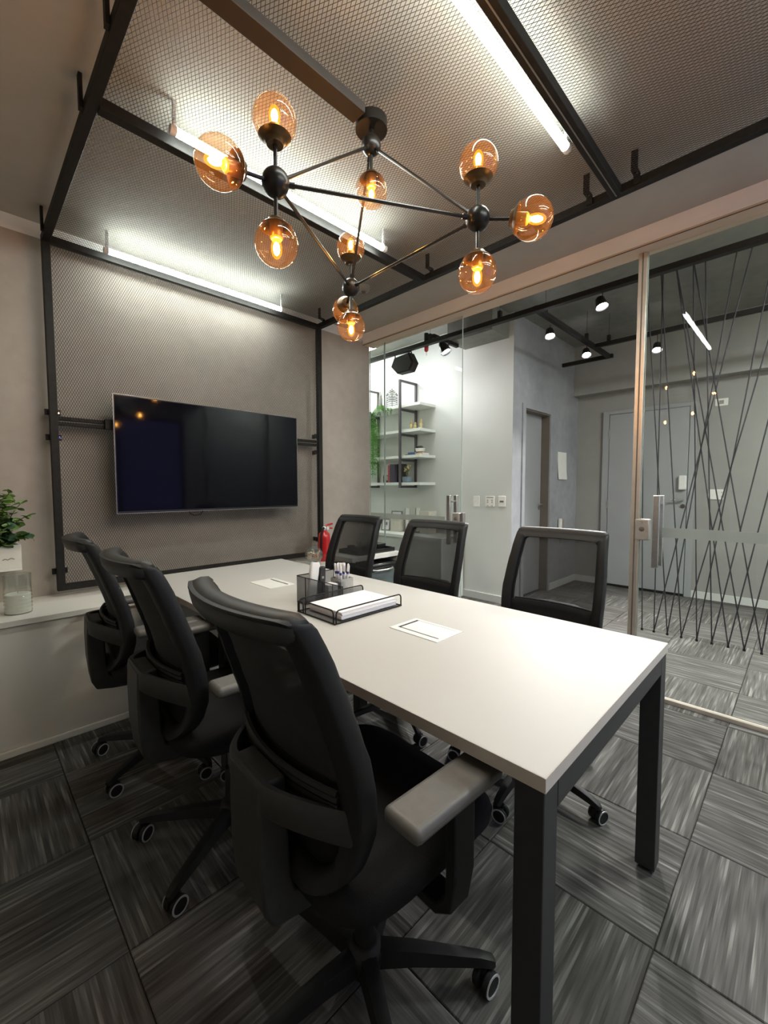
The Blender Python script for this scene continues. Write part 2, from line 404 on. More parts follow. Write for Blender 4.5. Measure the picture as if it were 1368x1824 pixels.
# ---- glass partition: fixed panes and two sliding doors
def pane(name, y0, y1, z0=0.02, z1=2.561, x=XG, edge=True):
    o = struct(bx(x - 0.004, x + 0.004, y0, y1, z0, z1).build(name, M_GLASS))
    if edge:
        for y in (y0, y1):
            bx(x - 0.0042, x + 0.0042, y - 0.0012, y + 0.0012, z0, z1).build('glass_edge', M_GLASSEDGE, o)
    return o
w1 = pane('window_1', 2.81, 3.0); d1 = pane('door_1', 1.947, 2.80)
d2 = pane('door_2', -0.36, 0.690); w3 = pane('window_2', Y0, -0.37)
bx(XG - .0055, XG - .0045, 2.105, 2.80, 0.945, 0.993).build('frosted_band', M_FROST, d1)
bx(XG - .0055, XG - .0045, 2.81, 3.0, 0.945, 0.993).build('frosted_band', M_FROST, w1)
bx(XG - .0055, XG - .0045, -0.36, 0.578, 0.948, 1.004).build('frosted_band', M_FROST, d2)
bx(XG - .0055, XG - .0045, Y0, -0.37, 0.948, 1.004).build('frosted_band', M_FROST, w3)
post = struct(bx(XG - .014, XG + .014, 0.694, 0.738, 0.0, 2.561).build('trim_6', M_ALU, bevel=0.003))
bx(XG - .0155, XG - .0138, 0.712, 0.719, 0.02, 2.56).build('groove', M_JAMB, post)
def pull_handle(door, y, z0, z1, other=-0.033):
    for sx in (-1, 1):
        b = bx(XG + sx * 0.048 - 0.010, XG + sx * 0.048 + 0.010, y - 0.016, y + 0.016, z0, z1).build('handle', M_STEEL, door, bevel=0.003)
    for z in (z0 + 0.05, z1 - 0.05):
        MB().tube([(XG - 0.05, y, z), (XG + 0.05, y, z)], 0.009, 12).build('handle_mount', M_CHROME, door, smooth=True)
pull_handle(d1, 2.035, 0.775, 1.17); pull_handle(d2, 0.600, 0.775, 1.185)
def lock_case(door, y0, y1, z0, z1):
    c = MB().box(XG - .026, XG + .026, y0, y1, z0, z1).build('lock_case', M_LOCK, door, bevel=0.006)
    MB().lathe([(0.0135, 0), (0.0135, 0.003), (0.010, 0.005)], 20, Matrix.Translation((XG - .0262, (y0 + y1) / 2, (z0 + z1) / 2 + .004)) @ Matrix.Rotation(-PI / 2, 4, 'Y')).build('key_cylinder', M_JAMB, c, smooth=True)
    MB().lathe([(0.006, 0), (0.006, 0.002)], 14, Matrix.Translation((XG - .0262, (y0 + y1) / 2, z1 - .018)) @ Matrix.Rotation(-PI / 2, 4, 'Y')).build('screw', M_STEEL, c, smooth=True)
lock_case(d2, 0.640, 0.712, 0.925, 1.047); lock_case(d1, 1.950, 2.018, 0.93, 1.03)
bx(XG - .018, XG + .018, 1.918, 1.942, 0.93, 1.032).build('strike_plate', M_STEEL, d1, bevel=0.003)

# ---- hall shell
struct(bx(4.03, 4.15, 2.165, 5.0, 0, HC).build('wall_hall_white', M_HWHITE))
struct(bx(2.70, 4.03, 5.0, 5.1, 0, HC).build('wall_hall_end', M_HWHITE))
struct(bx(2.70, XG - .006, YW + .121, 5.0, 0, HC).build('wall_hall_left', M_HWHITE))
gw = MB(); gw.box(4.15, 4.27, 2.165, 2.29, 0, HC); gw.box(4.93, 5.75, 2.165, 2.29, 0, HC); gw.box(4.27, 4.93, 2.165, 2.29, 2.09, HC)
gw.box(4.031, 4.15, 2.1640, 2.1649, 0, HC)
struct(gw.build('wall_hall_grey', M_HGREY))
struct(bx(5.75, 5.87, Y0, 2.3, 0, HC).build('wall_hall_far', M_HFAR))
struct(bx(5.60, 5.75, Y0, 2.163, 2.39, HC).build('trim_7', M_HFAR))
struct(bx(XG + .05, 5.75, Y0 - .1, Y0, 0, HC).build('wall_hall_right', M_HWHITE))
struct(bx(2.70, 5.87, Y0, 5.0, HC, HC + .1).build('ceiling_hall', M_HCEIL))
struct(bx(3.70, 4.028, 2.22, 2.75, 2.755, HC - .001).build('trim_8', M_HCEIL))
struct(bx(4.012, 4.03, 2.165, 5.0, 0, 0.075).build('baseboard_white', M_BASEB))
struct(bx(5.735, 5.75, Y0, 0.885, 0, 0.078).build('baseboard_far', M_BASEB))
struct(bx(5.735, 5.75, 1.85, 2.165, 0, 0.078).build('baseboard_corner', M_BASEB))
struct(bx(4.95, 5.735, 2.150, 2.165, 0, 0.078).build('baseboard_grey', M_BASEB))
# door in the grey wall (set back in its jamb) and the entrance door
d3 = struct(bx(4.30, 4.90, 2.262, 2.295, 0.005, 2.06).build('door_3', M_DOOR))
fr = MB(); fr.box(4.27, 4.30, 2.165, 2.30, 0, 2.09); fr.box(4.90, 4.93, 2.165, 2.30, 0, 2.09); fr.box(4.30, 4.90, 2.165, 2.30, 2.06, 2.09)
fr.build('door_jamb', M_JAMB, d3)
ar = MB(); ar.box(4.225, 4.29, 2.150, 2.166, 0, 2.12); ar.box(4.905, 4.945, 2.150, 2.166, 0, 2.12); ar.box(4.29, 4.905, 2.150, 2.166, 2.075, 2.12)
ar.build('door_casing', M_HGREY, d3)
MB().tube([(4.865, 2.262, 1.03), (4.865, 2.215, 1.03), (4.78, 2.210, 1.03)], 0.009, 10).build('door_handle', M_STEEL, d3, smooth=True)
MB().lathe([(0.022, 0), (0.022, 0.006)], 18, Matrix.Translation((4.865, 2.262, 0.99)) @ Matrix.Rotation(PI / 2, 4, 'X')).build('door_lock', M_STEEL, d3, smooth=True)
bx(4.335, 4.43, 2.2585, 2.262, 1.52, 1.70).build('door_sign', M_WHITE, d3)
d4 = struct(bx(5.71, 5.745, 0.955, 1.765, 0.02, 2.118).build('door_4', M_DOOR, bevel=0.002))
ar = MB(); ar.box(5.716, 5.75, 1.77, 1.845, 0, 2.166); ar.box(5.716, 5.75, 0.885, 0.95, 0, 2.166); ar.box(5.716, 5.75, 0.95, 1.77, 2.123, 2.166)
ar.build('door_casing', M_DOOR, d4, bevel=0.003)
bx(5.705, 5.712, 0.955, 1.765, 0.004, 0.03).build('door_sweep', M_BLACKMETAL, d4)
for z in (1.88, 1.02, 0.30): bx(5.704, 5.712, 1.758, 1.772, z - .05, z + .05).build('hinge', M_STEEL, d4)
lk = MB().box(5.665, 5.71, 0.957, 1.03, 1.20, 1.36).build('electric_lock', M_WHITE, d4, bevel=0.012, seg=3)
MB().tube([(5.71, 0.985, 1.09), (5.665, 0.985, 1.09), (5.662, 1.09, 1.085)], 0.010, 10).build('door_handle', M_CHROME, d4, smooth=True)
MB().lathe([(0.024, 0), (0.022, 0.012)], 18, Matrix.Translation((5.71, 0.985, 1.02)) @ Matrix.Rotation(-PI / 2, 4, 'Y')).build('door_lock', M_CHROME, d4, smooth=True)

# ------------------------------------------------------------------ expanded-metal sheets
def expanded_sheet(name, O, U, V, W, H, cw, ch, parent, sw=0.0019, th=0.0012, tilt=0.5):
    """raised diamond mesh: each strand is a thin three-sided bar; cw along U, ch along V"""
    O, U, V = (np.array(a, float) for a in (O, U, V)); Nn = np.cross(U, V)
    nx, ny = int(W / cw), int(H / (ch / 2))
    cw = W / nx; hh = H / ny
    i, j = np.meshgrid(np.arange(nx + 1), np.arange(ny), indexing='ij')
    i = i.ravel(); j = j.ravel()
    segs = []
    off = (j % 2) * 0.5
    for s in (-0.5, 0.5):
        x0 = (i + off) * cw; y0 = j * hh; x1 = (i + off + s) * cw; y1 = (j + 1) * hh
        ok = (np.minimum(x0, x1) >= -1e-6) & (np.maximum(x0, x1) <= W + 1e-6)
        segs.append(np.stack([x0[ok], y0[ok], x1[ok], y1[ok]], 1))
    S = np.concatenate(segs); n = len(S)
    d = S[:, 2:] - S[:, :2]; L = np.linalg.norm(d, axis=1, keepdims=True); d = d / L
    p = np.stack([-d[:, 1], d[:, 0]], 1) * (sw / 2)
    def P(xy, z): return O + xy[:, :1] * U + xy[:, 1:] * V + z * Nn
    a, b = S[:, :2] - d * 0.0005, S[:, 2:] + d * 0.0005
    vs = np.stack([P(a + p, -th / 2), P(a - p, -th / 2), P(a, th / 2), P(b + p, -th / 2), P(b - p, -th / 2), P(b, th / 2)], 1).reshape(-1, 3)
    base = (np.arange(n) * 6)[:, None]
    F = np.concatenate([base + np.array([[0, 1, 4, 3]]), base + np.array([[1, 2, 5, 4]]), base + np.array([[2, 0, 3, 5]])], 1).reshape(-1, 4)
    me = bpy.data.meshes.new(name)
    me.vertices.add(len(vs)); me.vertices.foreach_set('co', vs.ravel())
    me.loops.add(F.size); me.loops.foreach_set('vertex_index', F.ravel().astype(np.int32))
    me.polygons.add(len(F)); me.polygons.foreach_set('loop_start', np.arange(0, F.size, 4).astype(np.int32))
    me.update(calc_edges=True); me.validate()
    me.materials.append(M_MESHMETAL)
    o = bpy.data.objects.new(name, me); COL.objects.link(o); o.parent = parent
    o['kind'] = 'stuff'
    return o

PXL, PXR, YP, ZP = 0.376, 2.145, 2.905, 2.571
cage = thing('ceiling_mesh_frame', (PXL, YP, ZP), 'black steel frame with expanded metal mesh hung under the ceiling', 'ceiling frame')
def cbar(x0, x1, y0, y1, z0, z1, name='frame_bar', p=cage, m=M_BLACKMETAL, bv=0.002):
    l = p.location
    return bx(x0 - l.x, x1 - l.x, y0 - l.y, y1 - l.y, z0 - l.z, z1 - l.z).build(name, m, p, bevel=bv)
YE = -1.1
cbar(PXL - .018, PXL + .018, YE, YP - .02, ZP - .036, ZP)
cbar(PXR - .018, PXR + .018, YE, YP - .02, ZP - .036, ZP)
cbar(PXL - .018, PXR + .018, YP - .020, YP + .018, ZP - .038, ZP - .002)
YBA, YBC = 1.780, 0.668
cbar(PXL + .018, PXR - .018, YBA - .02, YBA + .02, ZP - .042, ZP - .002)
cbar(PXL + .018, PXR - .018, YBC - .031, YBC + .012, ZP - .042, ZP - .002)
cbar(PXL + .018, PXR - .018, YBC - .013, YBC - .009, ZP - .0445, ZP - .0425, 'bar_lip', m=M_GALV, bv=0)
cbar(PXL + .018, PXR - .018, -0.43, -0.39, ZP - .042, ZP - .002)
expanded_sheet('expanded_mesh', (0, YE - YP, 0.0015), (1, 0, 0), (0, 1, 0), PXR - PXL, YP - YE, 0.0131, 0.0272, cage)
def hanger(x, y, sx):
    o = MB(); l = cage.location
    o.box(x - .022 - l.x, x + .022 - l.x, y - .013 - l.y, y + .013 - l.y, ZP + .004 - l.z, ZP + .009 - l.z)
    o.box(x + sx * .02 - .003 - l.x, x + sx * .02 + .003 - l.x, y - .013 - l.y, y + .013 - l.y, ZP - .03 - l.z, ZP + .006 - l.z)
    o.box(x - sx * .02 - .003 - l.x, x - sx * .02 + .003 - l.x, y - .013 - l.y, y + .013 - l.y, ZP + .006 - l.z, ZC - l.z)
    h = o.build('hanger_bracket', M_BLACKMETAL, cage)
    MB().tube([(x - l.x, y - l.y, -0.004), (x - l.x, y - l.y, 0.016)], 0.007, 8).build('bolt', M_CHROME, h, smooth=True)
for y in (0.77, 0.575, 1.70, 2.80): hanger(PXR - .045, y, 1)
for y in (1.83, 1.46, 1.10, 2.80):
    l_ = cage.location
    bx(PXL - .030 - l_.x, PXL - .0185 - l_.x, y - .012 - l_.y, y + .012 - l_.y, -.03, ZC - l_.z).build('hanger_bracket', M_BLACKMETAL, cage)

panel = thing('wall_mesh_panel', (PXL, YP, 0.67), 'upright black steel frame with expanded metal mesh behind the television', 'wall panel')
ZB = 0.668
cbar(PXL - .018, PXL + .018, YP - .019, YP + .019, ZB, ZP - .040, p=panel)
cbar(PXR - .018, PXR + .018, YP - .019, YP + .019, ZB, ZP - .040, p=panel)
cbar(PXL + .018, PXR - .018, YP - .019, YP + .019, ZB, ZB + .034, p=panel)
cbar(PXL + .018, PXR - .018, YP + .004, YP + .042, 1.606, 1.626, p=panel)
cbar(PXL + .018, PXR - .018, YP + .004, YP + .042, 1.578, 1.598, p=panel)
expanded_sheet('expanded_mesh', (0, 0, ZB + .02 - .67), (1, 0, 0), (0, 0, 1), PXR - PXL, ZP - .04 - ZB - .02, 0.0125, 0.0246, panel)
def wall_clip(x, z, sx):
    l = panel.location; o = MB()
    o.box(x - .006 - l.x, x + .006 - l.x, YP + .019 - l.y, YW - l.y, z - .016 - l.z, z + .016 - l.z)
    o.box(x + sx * .0 - .035 - l.x, x + .035 - l.x, YP + .019 - l.y, YP + .024 - l.y, z - .016 - l.z, z + .016 - l.z)
    h = o.build('wall_bracket', M_BLACKMETAL, panel)
    q = MB().lathe([(0.007, 0), (0.007, 0.006)], 10, Matrix.Translation((x + sx * .026 - l.x, YP + .019 - l.y, z - l.z)) @ Matrix.Rotation(PI / 2, 4, 'X')).build('bolt', M_CHROME, h, smooth=True)
for z in (1.645, 1.51, 0.775): wall_clip(PXL, z, 1); wall_clip(PXR, z + .02, -1)

# cable duct over the mesh that feeds the chandelier
duct = bx(PXL + .020, 1.054, 1.142, 1.206, 2.536, 2.5695).build('cable_duct', M_DUCT, bevel=0.002)
tag(duct, 'brown flat cable duct under the ceiling mesh, ending at the chandelier canopy', 'cable duct')

# LED tubes beside the beams
def led_tube(x0, x1, y, z, label):
    t = thing('led_tube', ((x0 + x1) / 2, y, z), label, 'lamp', 'led tubes under the ceiling')
    h = (x1 - x0) / 2
    for nm, m, a0, a1 in (('tube_diffuser', M_TUBE, PI - .2, 2 * PI + .2), ('tube_back', M_TUBEBACK, .2, PI - .2)):
        MB().loft([[(x, .015 * math.cos(a0 + (a1 - a0) * k / 12), .015 * math.sin(a0 + (a1 - a0) * k / 12)) for k in range(13)] for x in (-h, h)], cap=False, closed=False).build(nm, m, t, smooth=True)
    for s in (-1, 1):
        MB().tube([(s * h, 0, 0), (s * (h + .022), 0, 0)], 0.0165, 14).build('end_cap', M_TUBEEND, t, smooth=True)
        bx(s * (h + .005) - .006, s * (h + .005) + .006, -.006, .006, .014, ZC - z).build('tube_clip', M_TUBEEND, t)
led_tube(0.640, 1.730, 2.80, 2.546, 'lit white led tube along the top of the television wall')
led_tube(0.622, 1.700, 1.706, 2.548, 'lit white led tube passing behind the chandelier')
led_tube(0.535, 1.712, 0.717, 2.548, 'lit white led tube nearest the glass doors, beside the widest beam')
led_tube(0.535, 1.712, -0.36, 2.548, 'lit white led tube just behind the camera')
led_tube(0.535, 1.712, -0.95, 2.548, 'added led tube out of view by the rear window, filling the left side')  # extra unseen tube, added to brighten the left side of the room

det = thing('smoke_detector', (2.085, 2.285, ZC), 'round white smoke detector above the mesh in the far ceiling corner', 'detector')
MB().lathe([(0.046, 0), (0.046, -0.018), (0.040, -0.030), (0.022, -0.034)], 28).build('detector_body', M_DETECTOR, det, smooth=True)
MB().lathe([(0.015, -.033), (0.015, -.043), (0.008, -.046)], 16).build('detector_sensor', M_GREYMARK, det, smooth=True)

# ------------------------------------------------------------------ chandelier
A = Vector((0.630, 1.036, 2.044)); B = Vector((1.132, 0.732, 2.036)); D = Vector((1.176, 1.366, 2.056)); E = Vector((1.096, 1.157, 2.458))
ch = thing('chandelier', (E.x, E.y, ZP), 'black geometric chandelier with ten amber glass globes above the table', 'chandelier')
CL = Vector(ch.location)
def cpart(mb, name, m, p=ch, **k): return mb.build(name, m, p, **k)
def off(v): return tuple(Vector(v) - CL)
cpart(MB().lathe([(0.058, -0.040), (0.058, -0.004), (0.052, 0.0)], 32, Matrix.Translation(Vector((E.x + .02, E.y + .02, ZP)) - CL)), 'canopy', M_BRONZE, smooth=True)
cpart(MB().tube([off(E + Vector((.004, .004, .03))), off(E + Vector((.018, .018, .07)))], 0.010, 10), 'canopy_stem', M_BRONZE, smooth=True)
for q, r in ((A, 0.037), (B, 0.036), (D, 0.036), (E, 0.035)):
    cpart(MB().sphere(off(q), r, 24, 14), 'hub', M_BRONZE, smooth=True)
for a, b in ((A, B), (A, D), (B, D), (A, E), (B, E), (D, E)):
    cpart(MB().tube([off(a), off(b)], 0.0052, 8), 'rod', M_BRONZE, smooth=True)
    t = (b - a).normalized()
    for q, s in ((a, 1), (b, -1)):
        cpart(MB().tube([off(q + t * s * .034), off(q + t * s * .050)], 0.0078, 8), 'rod_ferrule', M_BRONZE, smooth=True)
RG = 0.0575
def globe(hub, d):
    d = Vector(d).normalized()
    c = hub + d * 0.158
    M = Matrix.Translation(Vector(c) - CL) @ orient(d)
    cpart(MB().tube([off(hub + d * .03), off(c - d * .055)], 0.0055, 8), 'lamp_arm', M_BRONZE, smooth=True)
    # bowl-shaped cup gripping the globe on the arm side
    pr = [(0.008, -0.064), (0.022, -0.0625)]
    for k in range(5):
        a = -PI / 2 + 0.45 + k * 0.09
        pr.append((math.cos(a) * (RG + .0022), math.sin(a) * (RG + .0022)))
    cpart(MB().lathe(pr, 24, M, cap=False), 'cup', M_CUP, smooth=True)
    g = []
    for k in range(19):
        a = -PI / 2 + 0.10 + (PI - 0.101) * k / 18
        g.append((math.cos(a) * RG, math.sin(a) * RG))
    gl = cpart(MB().lathe(g, 36, M, cap=False), 'globe', M_GLOBE, smooth=True)
    cpart(MB().lathe([(0.0175, -0.056), (0.0175, -0.016), (0.014, -0.012)], 18, M), 'socket', M_SOCKET, smooth=True)
    b = [(0.009, -0.012), (0.0125, -0.004), (0.0150, 0.006), (0.0150, 0.018), (0.012, 0.029), (0.007, 0.036), (0.001, 0.039)]
    MB().lathe(b, 16, M).build('bulb', M_BULB, gl, smooth=True)
    MB().lathe([(.003, -.004), (.0072, .002), (.0088, .012), (.0072, .022), (.003, .028)], 14, M).build('filament', M_FILAMENT, gl, smooth=True)
cen = (A + B + D) / 3
UP = Vector((0, 0, 1))
def outward(q): v = q - cen; v.z = 0; return v
for q in (A, B, D):
    o3 = outward(q).normalized(); globe(q, UP); globe(q, -UP); globe(q, o3 + Vector((0, 0, -.20)))
globe(E, -UP)

# ------------------------------------------------------------------ television
TX0, TX1, TZ0, TZ1, TY = 0.640, 1.868, 1.086, 1.772, 2.822
tv = thing('television', ((TX0 + TX1) / 2, TY, (TZ0 + TZ1) / 2), 'large black flat television switched off on the mesh panel', 'television')
hw, hh = (TX1 - TX0) / 2, (TZ1 - TZ0) / 2
bx(-hw, hw, 0.003, 0.026, -hh, hh).build('tv_body', M_TVBODY, tv, bevel=0.003)
bx(-hw + .18, hw - .18, 0.026, 0.05, -hh + .05, hh - .18).build('tv_rear_housing', M_TVBODY, tv, bevel=0.008)
bx(-hw + .006, hw - .006, 0.0, 0.004, -hh + .012, hh - .006).build('tv_screen', M_SCREEN, tv)
rim = MB(); rim.box(-hw - .002, hw + .002, -.001, .012, -hh - .003, -hh); rim.box(-hw - .002, -hw, -.001, .012, -hh, hh); rim.box(hw, hw + .002, -.001, .012, -hh, hh); rim.box(-hw - .002, hw + .002, -.001, .012, hh, hh + .002)
rim.build('tv_rim', M_TVRIM, tv)
tx = bpy.data.curves.new('tv_cable', 'CURVE')
MB().tube([(-.20, .04, -hh), (-.19, .045, -hh - .02), (-.16, .05, -hh - .034), (-.12, .05, -hh - .03), (-.10, .045, -hh)], 0.003, 6).build('tv_cable', M_BLACKMETAL, tv, smooth=True)
bx(-.23, .23, .05, .0815, .09, .16).build('tv_mount', M_BLACKMETAL, tv)
bx(-hw - .03, -hw + .05, .055, .085, .145, .20).build('mount_clamp', M_BLACKMETAL, tv)

# ------------------------------------------------------------------ low cabinet along the television wall
CT = 0.632
cab = thing('low_cabinet', (0.3, 2.77, 0), 'long low white cabinet under the television with a pale top', 'cabinet')
def lp(o, x0, x1, y0, y1, z0, z1, n, m, bv=0.0015):
    l = o.location
    return bx(x0 - l.x, x1 - l.x, y0 - l.y, y1 - l.y, z0 - l.z, z1 - l.z).build(n, m, o, bevel=bv)
lp(cab, X0, 2.17, 2.545, YW - .001, 0.035, CT - .028, 'cabinet_body', M_CABINET)
lp(cab, X0, 2.17, 2.53, YW - .001, CT - .027, CT, 'cabinet_top', M_CABTOP)
lp(cab, X0, 2.17, 2.532, 2.60, 0.0, 0.034, 'plinth', M_CABTOP, 0.004)
nic = thing('fridge_cabinet', (2.45, 2.77, 0), 'short white open cabinet holding the minibar by the glass', 'cabinet')
lp(nic, 2.175, 2.735, 2.53, YW - .001, 0.637, 0.672, 'cabinet_top', M_CABTOP, 0.002)
lp(nic, 2.70, 2.735, 2.53, YW - .001, 0.0, 0.6365, 'side_panel', M_CABINET, 0.002)
lp(nic, 2.175, 2.21, 2.53, YW - .001, 0.0, 0.6365, 'side_panel', M_CABINET, 0.002)
lp(nic, 2.211, 2.699, 2.96, YW - .001, 0.0, 0.6365, 'back_panel', M_CABINET, 0.002)
fg = thing('mini_fridge', (2.45, 2.74, 0), 'black minibar fridge with smoky door under the tray of cups', 'fridge')
lp(fg, 2.215, 2.692, 2.53, 2.95, 0.02, 0.595, 'fridge_body', M_BLACKGLOSS, 0.008)
dr = lp(fg, 2.22, 2.687, 2.502, 2.528, 0.05, 0.535, 'fridge_door', M_FRIDGEGLASS, 0.004)
lp(fg, 2.22, 2.687, 2.500, 2.528, 0.537, 0.592, 'fridge_door_rail', M_BLACKGLOSS, 0.006)
l = fg.location
hd = MB().tube([(2.37 - l.x, 2.50 - l.y, .552), (2.39 - l.x, 2.475 - l.y, .550), (2.50 - l.x, 2.468 - l.y, .548), (2.58 - l.x, 2.475 - l.y, .550), (2.60 - l.x, 2.50 - l.y, .552)], 0.009, 10)
hd.build('fridge_handle', M_STEEL, fg, smooth=True)
bx(-.03, .06, -.2405, -.2385, .45, .458).build('door_badge', M_JAMB, fg)
for x in (2.25, 2.65):
    for y in (2.57, 2.91): lp(fg, x - .015, x + .015, y - .015, y + .015, 0, .02, 'foot', M_BLACKMETAL, 0)

# coffee tray with cups on the fridge cabinet
tz = 0.672
tray = thing('serving_tray', (2.52, 2.72, tz), 'black serving tray with raised rims on the fridge cabinet', 'tray')
bx(-.21, .19, -.13, .13, 0, .008).build('tray_base', M_BLACKGLOSS, tray)
for a in ((-.21, .19, -.138, -.13, .0, .034), (-.21, .19, .13, .138, .0, .034), (-.218, -.21, -.138, .138, .0, .034), (.19, .198, -.138, .138, .0, .034)):
    bx(*a).build('tray_rim', M_BLACKGLOSS, tray, bevel=0.002)
box_ = thing('tea_box', (2.655, 2.74, tz + .008), 'square black box at the glass end of the serving tray', 'box')
bx(-.046, .046, -.06, .06, 0, .042).build('box_body', M_BLACKGLOSS, box_, bevel=0.003)
bx(-.048, .048, -.062, .062, .042, .052).build('box_lid', M_BLACKGLOSS, box_, bevel=0.003)
def cup(name, loc, label, m, r=0.034, h=0.052, saucer=True, rz=0.0, group='cups on the serving tray'):
    t = thing(name, loc, label, 'cup', group, rz)
    z = 0.006 if saucer else 0
    if saucer: MB().lathe([(0.02, 0), (0.055, 0.004), (0.058, 0.008), (0.052, 0.008), (0.02, 0.005)], 24).build('saucer', m, t, smooth=True)
    MB().lathe([(0.018, z), (r * .8, z + .012), (r, z + h * .55), (r, z + h), (r - .003, z + h), (r - .004, z + h * .5), (r * .6, z + .012)], 24).build('cup_bowl', m, t, smooth=True)
    MB().tube([(r - .002, 0, z + h * .85), (r + .016, 0, z + h * .8), (r + .02, 0, z + h * .5), (r + .002, 0, z + h * .28)], 0.0035, 8).build('cup_handle', m, t, smooth=True)
    return t
cup('coffee_cup', (2.53, 2.705, tz + .008), 'black coffee cup with a white inside beside the square black box', M_BLACKGLOSS, 0.036, 0.058, False, 2.4)
cup('coffee_cup', (2.36, 2.76, tz + .008), 'dark coffee cup on a saucer seen through the chair mesh, at the tray\'s far end', M_BLACKGLOSS, rz=1.0)
cup('coffee_cup', (2.43, 2.655, tz + .008), 'dark coffee cup on a saucer at the front of the serving tray', M_BLACKGLOSS, rz=-0.6)
gls = thing('glass_tumbler', (2.485, 2.79, tz + .008), 'small clear glass tumbler at the back of the serving tray', 'glass')
MB().lathe([(0.026, 0), (0.030, .075), (0.028, .075), (0.024, .004)], 24, cap=False).build('tumbler_wall', M_CLEAR, gls, smooth=True)
MB().lathe([(0.025, 0.0), (0.025, .004)], 24).build('tumbler_base', M_CLEAR, gls, smooth=True)

# fire extinguisher standing on the cabinet
fx = thing('fire_extinguisher', (2.105, 2.80, CT), 'red fire extinguisher on the cabinet behind the farthest chair', 'extinguisher')
MB().lathe([(0.046, 0), (0.05, .006), (0.05, .19), (0.044, .225), (0.022, .245), (0.018, .255)], 32).build('cylinder', M_RED, fx, smooth=True)
MB().lathe([(0.019, .250), (0.019, .275), (0.012, .285)], 18).build('valve', M_STEEL, fx, smooth=True)
MB().tube([(.01, 0, .280), (.03, 0, .292), (.09, .01, .300)], 0.008, 8).build('lever', M_RED, fx, smooth=True)
MB().tube([(.01, 0, .272), (.04, 0, .268), (.09, .01, .262)], 0.007, 8).build('carry_handle', M_RED, fx, smooth=True)
MB().tube([(-.01, -.01, .272), (-.035, -.02, .262), (-.052, -.03, .21), (-.056, -.03, .13), (-.052, -.03, .05)], 0.009, 8).build('hose', M_BLACKMETAL, fx, smooth=True)
MB().lathe([(0.0505, .06), (0.0505, .15)], 32, cap=False).build('label_band', M_RED, fx, smooth=True)
MB().lathe([(0.014, 0), (0.014, .008)], 14, Matrix.Translation((.018, -.018, .27)) @ Matrix.Rotation(PI / 2, 4, 'X')).build('gauge', M_WHITE, fx, smooth=True)

# apothecary candy jar
cj = thing('candy_jar', (1.935, 2.71, CT), 'footed glass candy jar with a knob lid on the cabinet', 'jar')
MB().lathe([(0.040, 0), (0.038, .004), (0.012, .012), (0.012, .016), (0.050, .030), (0.072, .062), (0.070, .096), (0.055, .112), (0.053, .112), (0.068, .094), (0.069, .062), (0.047, .033), (0.004, .020)], 32).build('jar_bowl', M_CLEAR, cj, smooth=True)
MB().lathe([(0.059, .112), (0.052, .125), (0.020, .142), (0.008, .150), (0.008, .156), (0.017, .166), (0.017, .178), (0.004, .186)], 28).build('jar_lid', M_CLEAR, cj, smooth=True)
cand_me = None
for k in range(22):
    a = k * 2.4; rr = 0.010 + 0.042 * ((k * 0.618) % 1) ** 0.6; lay = k % 3
    z = CT + 0.052 + lay * 0.018 + random.uniform(-.003, .003)
    if lay == 0: rr *= .72
    o = MB().sphere((0, 0, 0), 0.0105, 10, 6, (1.35, 1, .8))
    o.loft([[(0.013, .002 * math.cos(t), .002 * math.sin(t)) for t in (0, 2.1, 4.2)], [(0.021, .008 * math.cos(t), .006 * math.sin(t)) for t in (0, 2.1, 4.2)]])
    o.loft([[(-0.021, .008 * math.cos(t), .006 * math.sin(t)) for t in (0, 2.1, 4.2)], [(-0.013, .002 * math.cos(t), .002 * math.sin(t)) for t in (0, 2.1, 4.2)]])
    q = o.build('candy', CANDY[k % 5], None, smooth=True)
    q.location = (1.935 + rr * math.cos(a), 2.71 + rr * math.sin(a), z); q.rotation_euler = (random.uniform(-.5, .5), random.uniform(-.5, .5), a * 1.7)
    cn_ = ('orange', 'yellow', 'pink', 'green', 'cream')[k % 5]; tag(q, 'small %s wrapped candy inside the glass candy jar' % cn_, 'candy', '%s candies in the glass jar' % cn_)

# candle in a ribbed glass jar, planter with plant on the wall
cn = thing('candle_jar', (0.178, 2.685, CT), 'ribbed clear glass jar half filled with white wax on the cabinet', 'candle')
pr = [(0.050, 0.002)]
for k in range(28):
    z = 0.006 + k * 0.0042
    pr.append((0.053 + (0.0016 * math.sin(k * 1.5) if k < 24 else 0), z))
pr += [(0.053, .13), (0.054, .190), (0.0515, .190), (0.051, .12)]
MB().lathe(pr, 40, cap=False).build('jar_glass', M_CLEAR, cn, smooth=True)
MB().lathe([(0.049, 0.003), (0.0495, .092), (0.046, .095), (0.004, .095)], 36).build('wax', M_WAX, cn, smooth=True)
MB().tube([(0, 0, .094), (0.001, 0, .108)], 0.0012, 6).build('wick', M_JAMB, cn)
MB().lathe([(0.052, 0.0), (0.052, .0025)], 36).build('jar_base', M_CLEAR, cn, smooth=True)

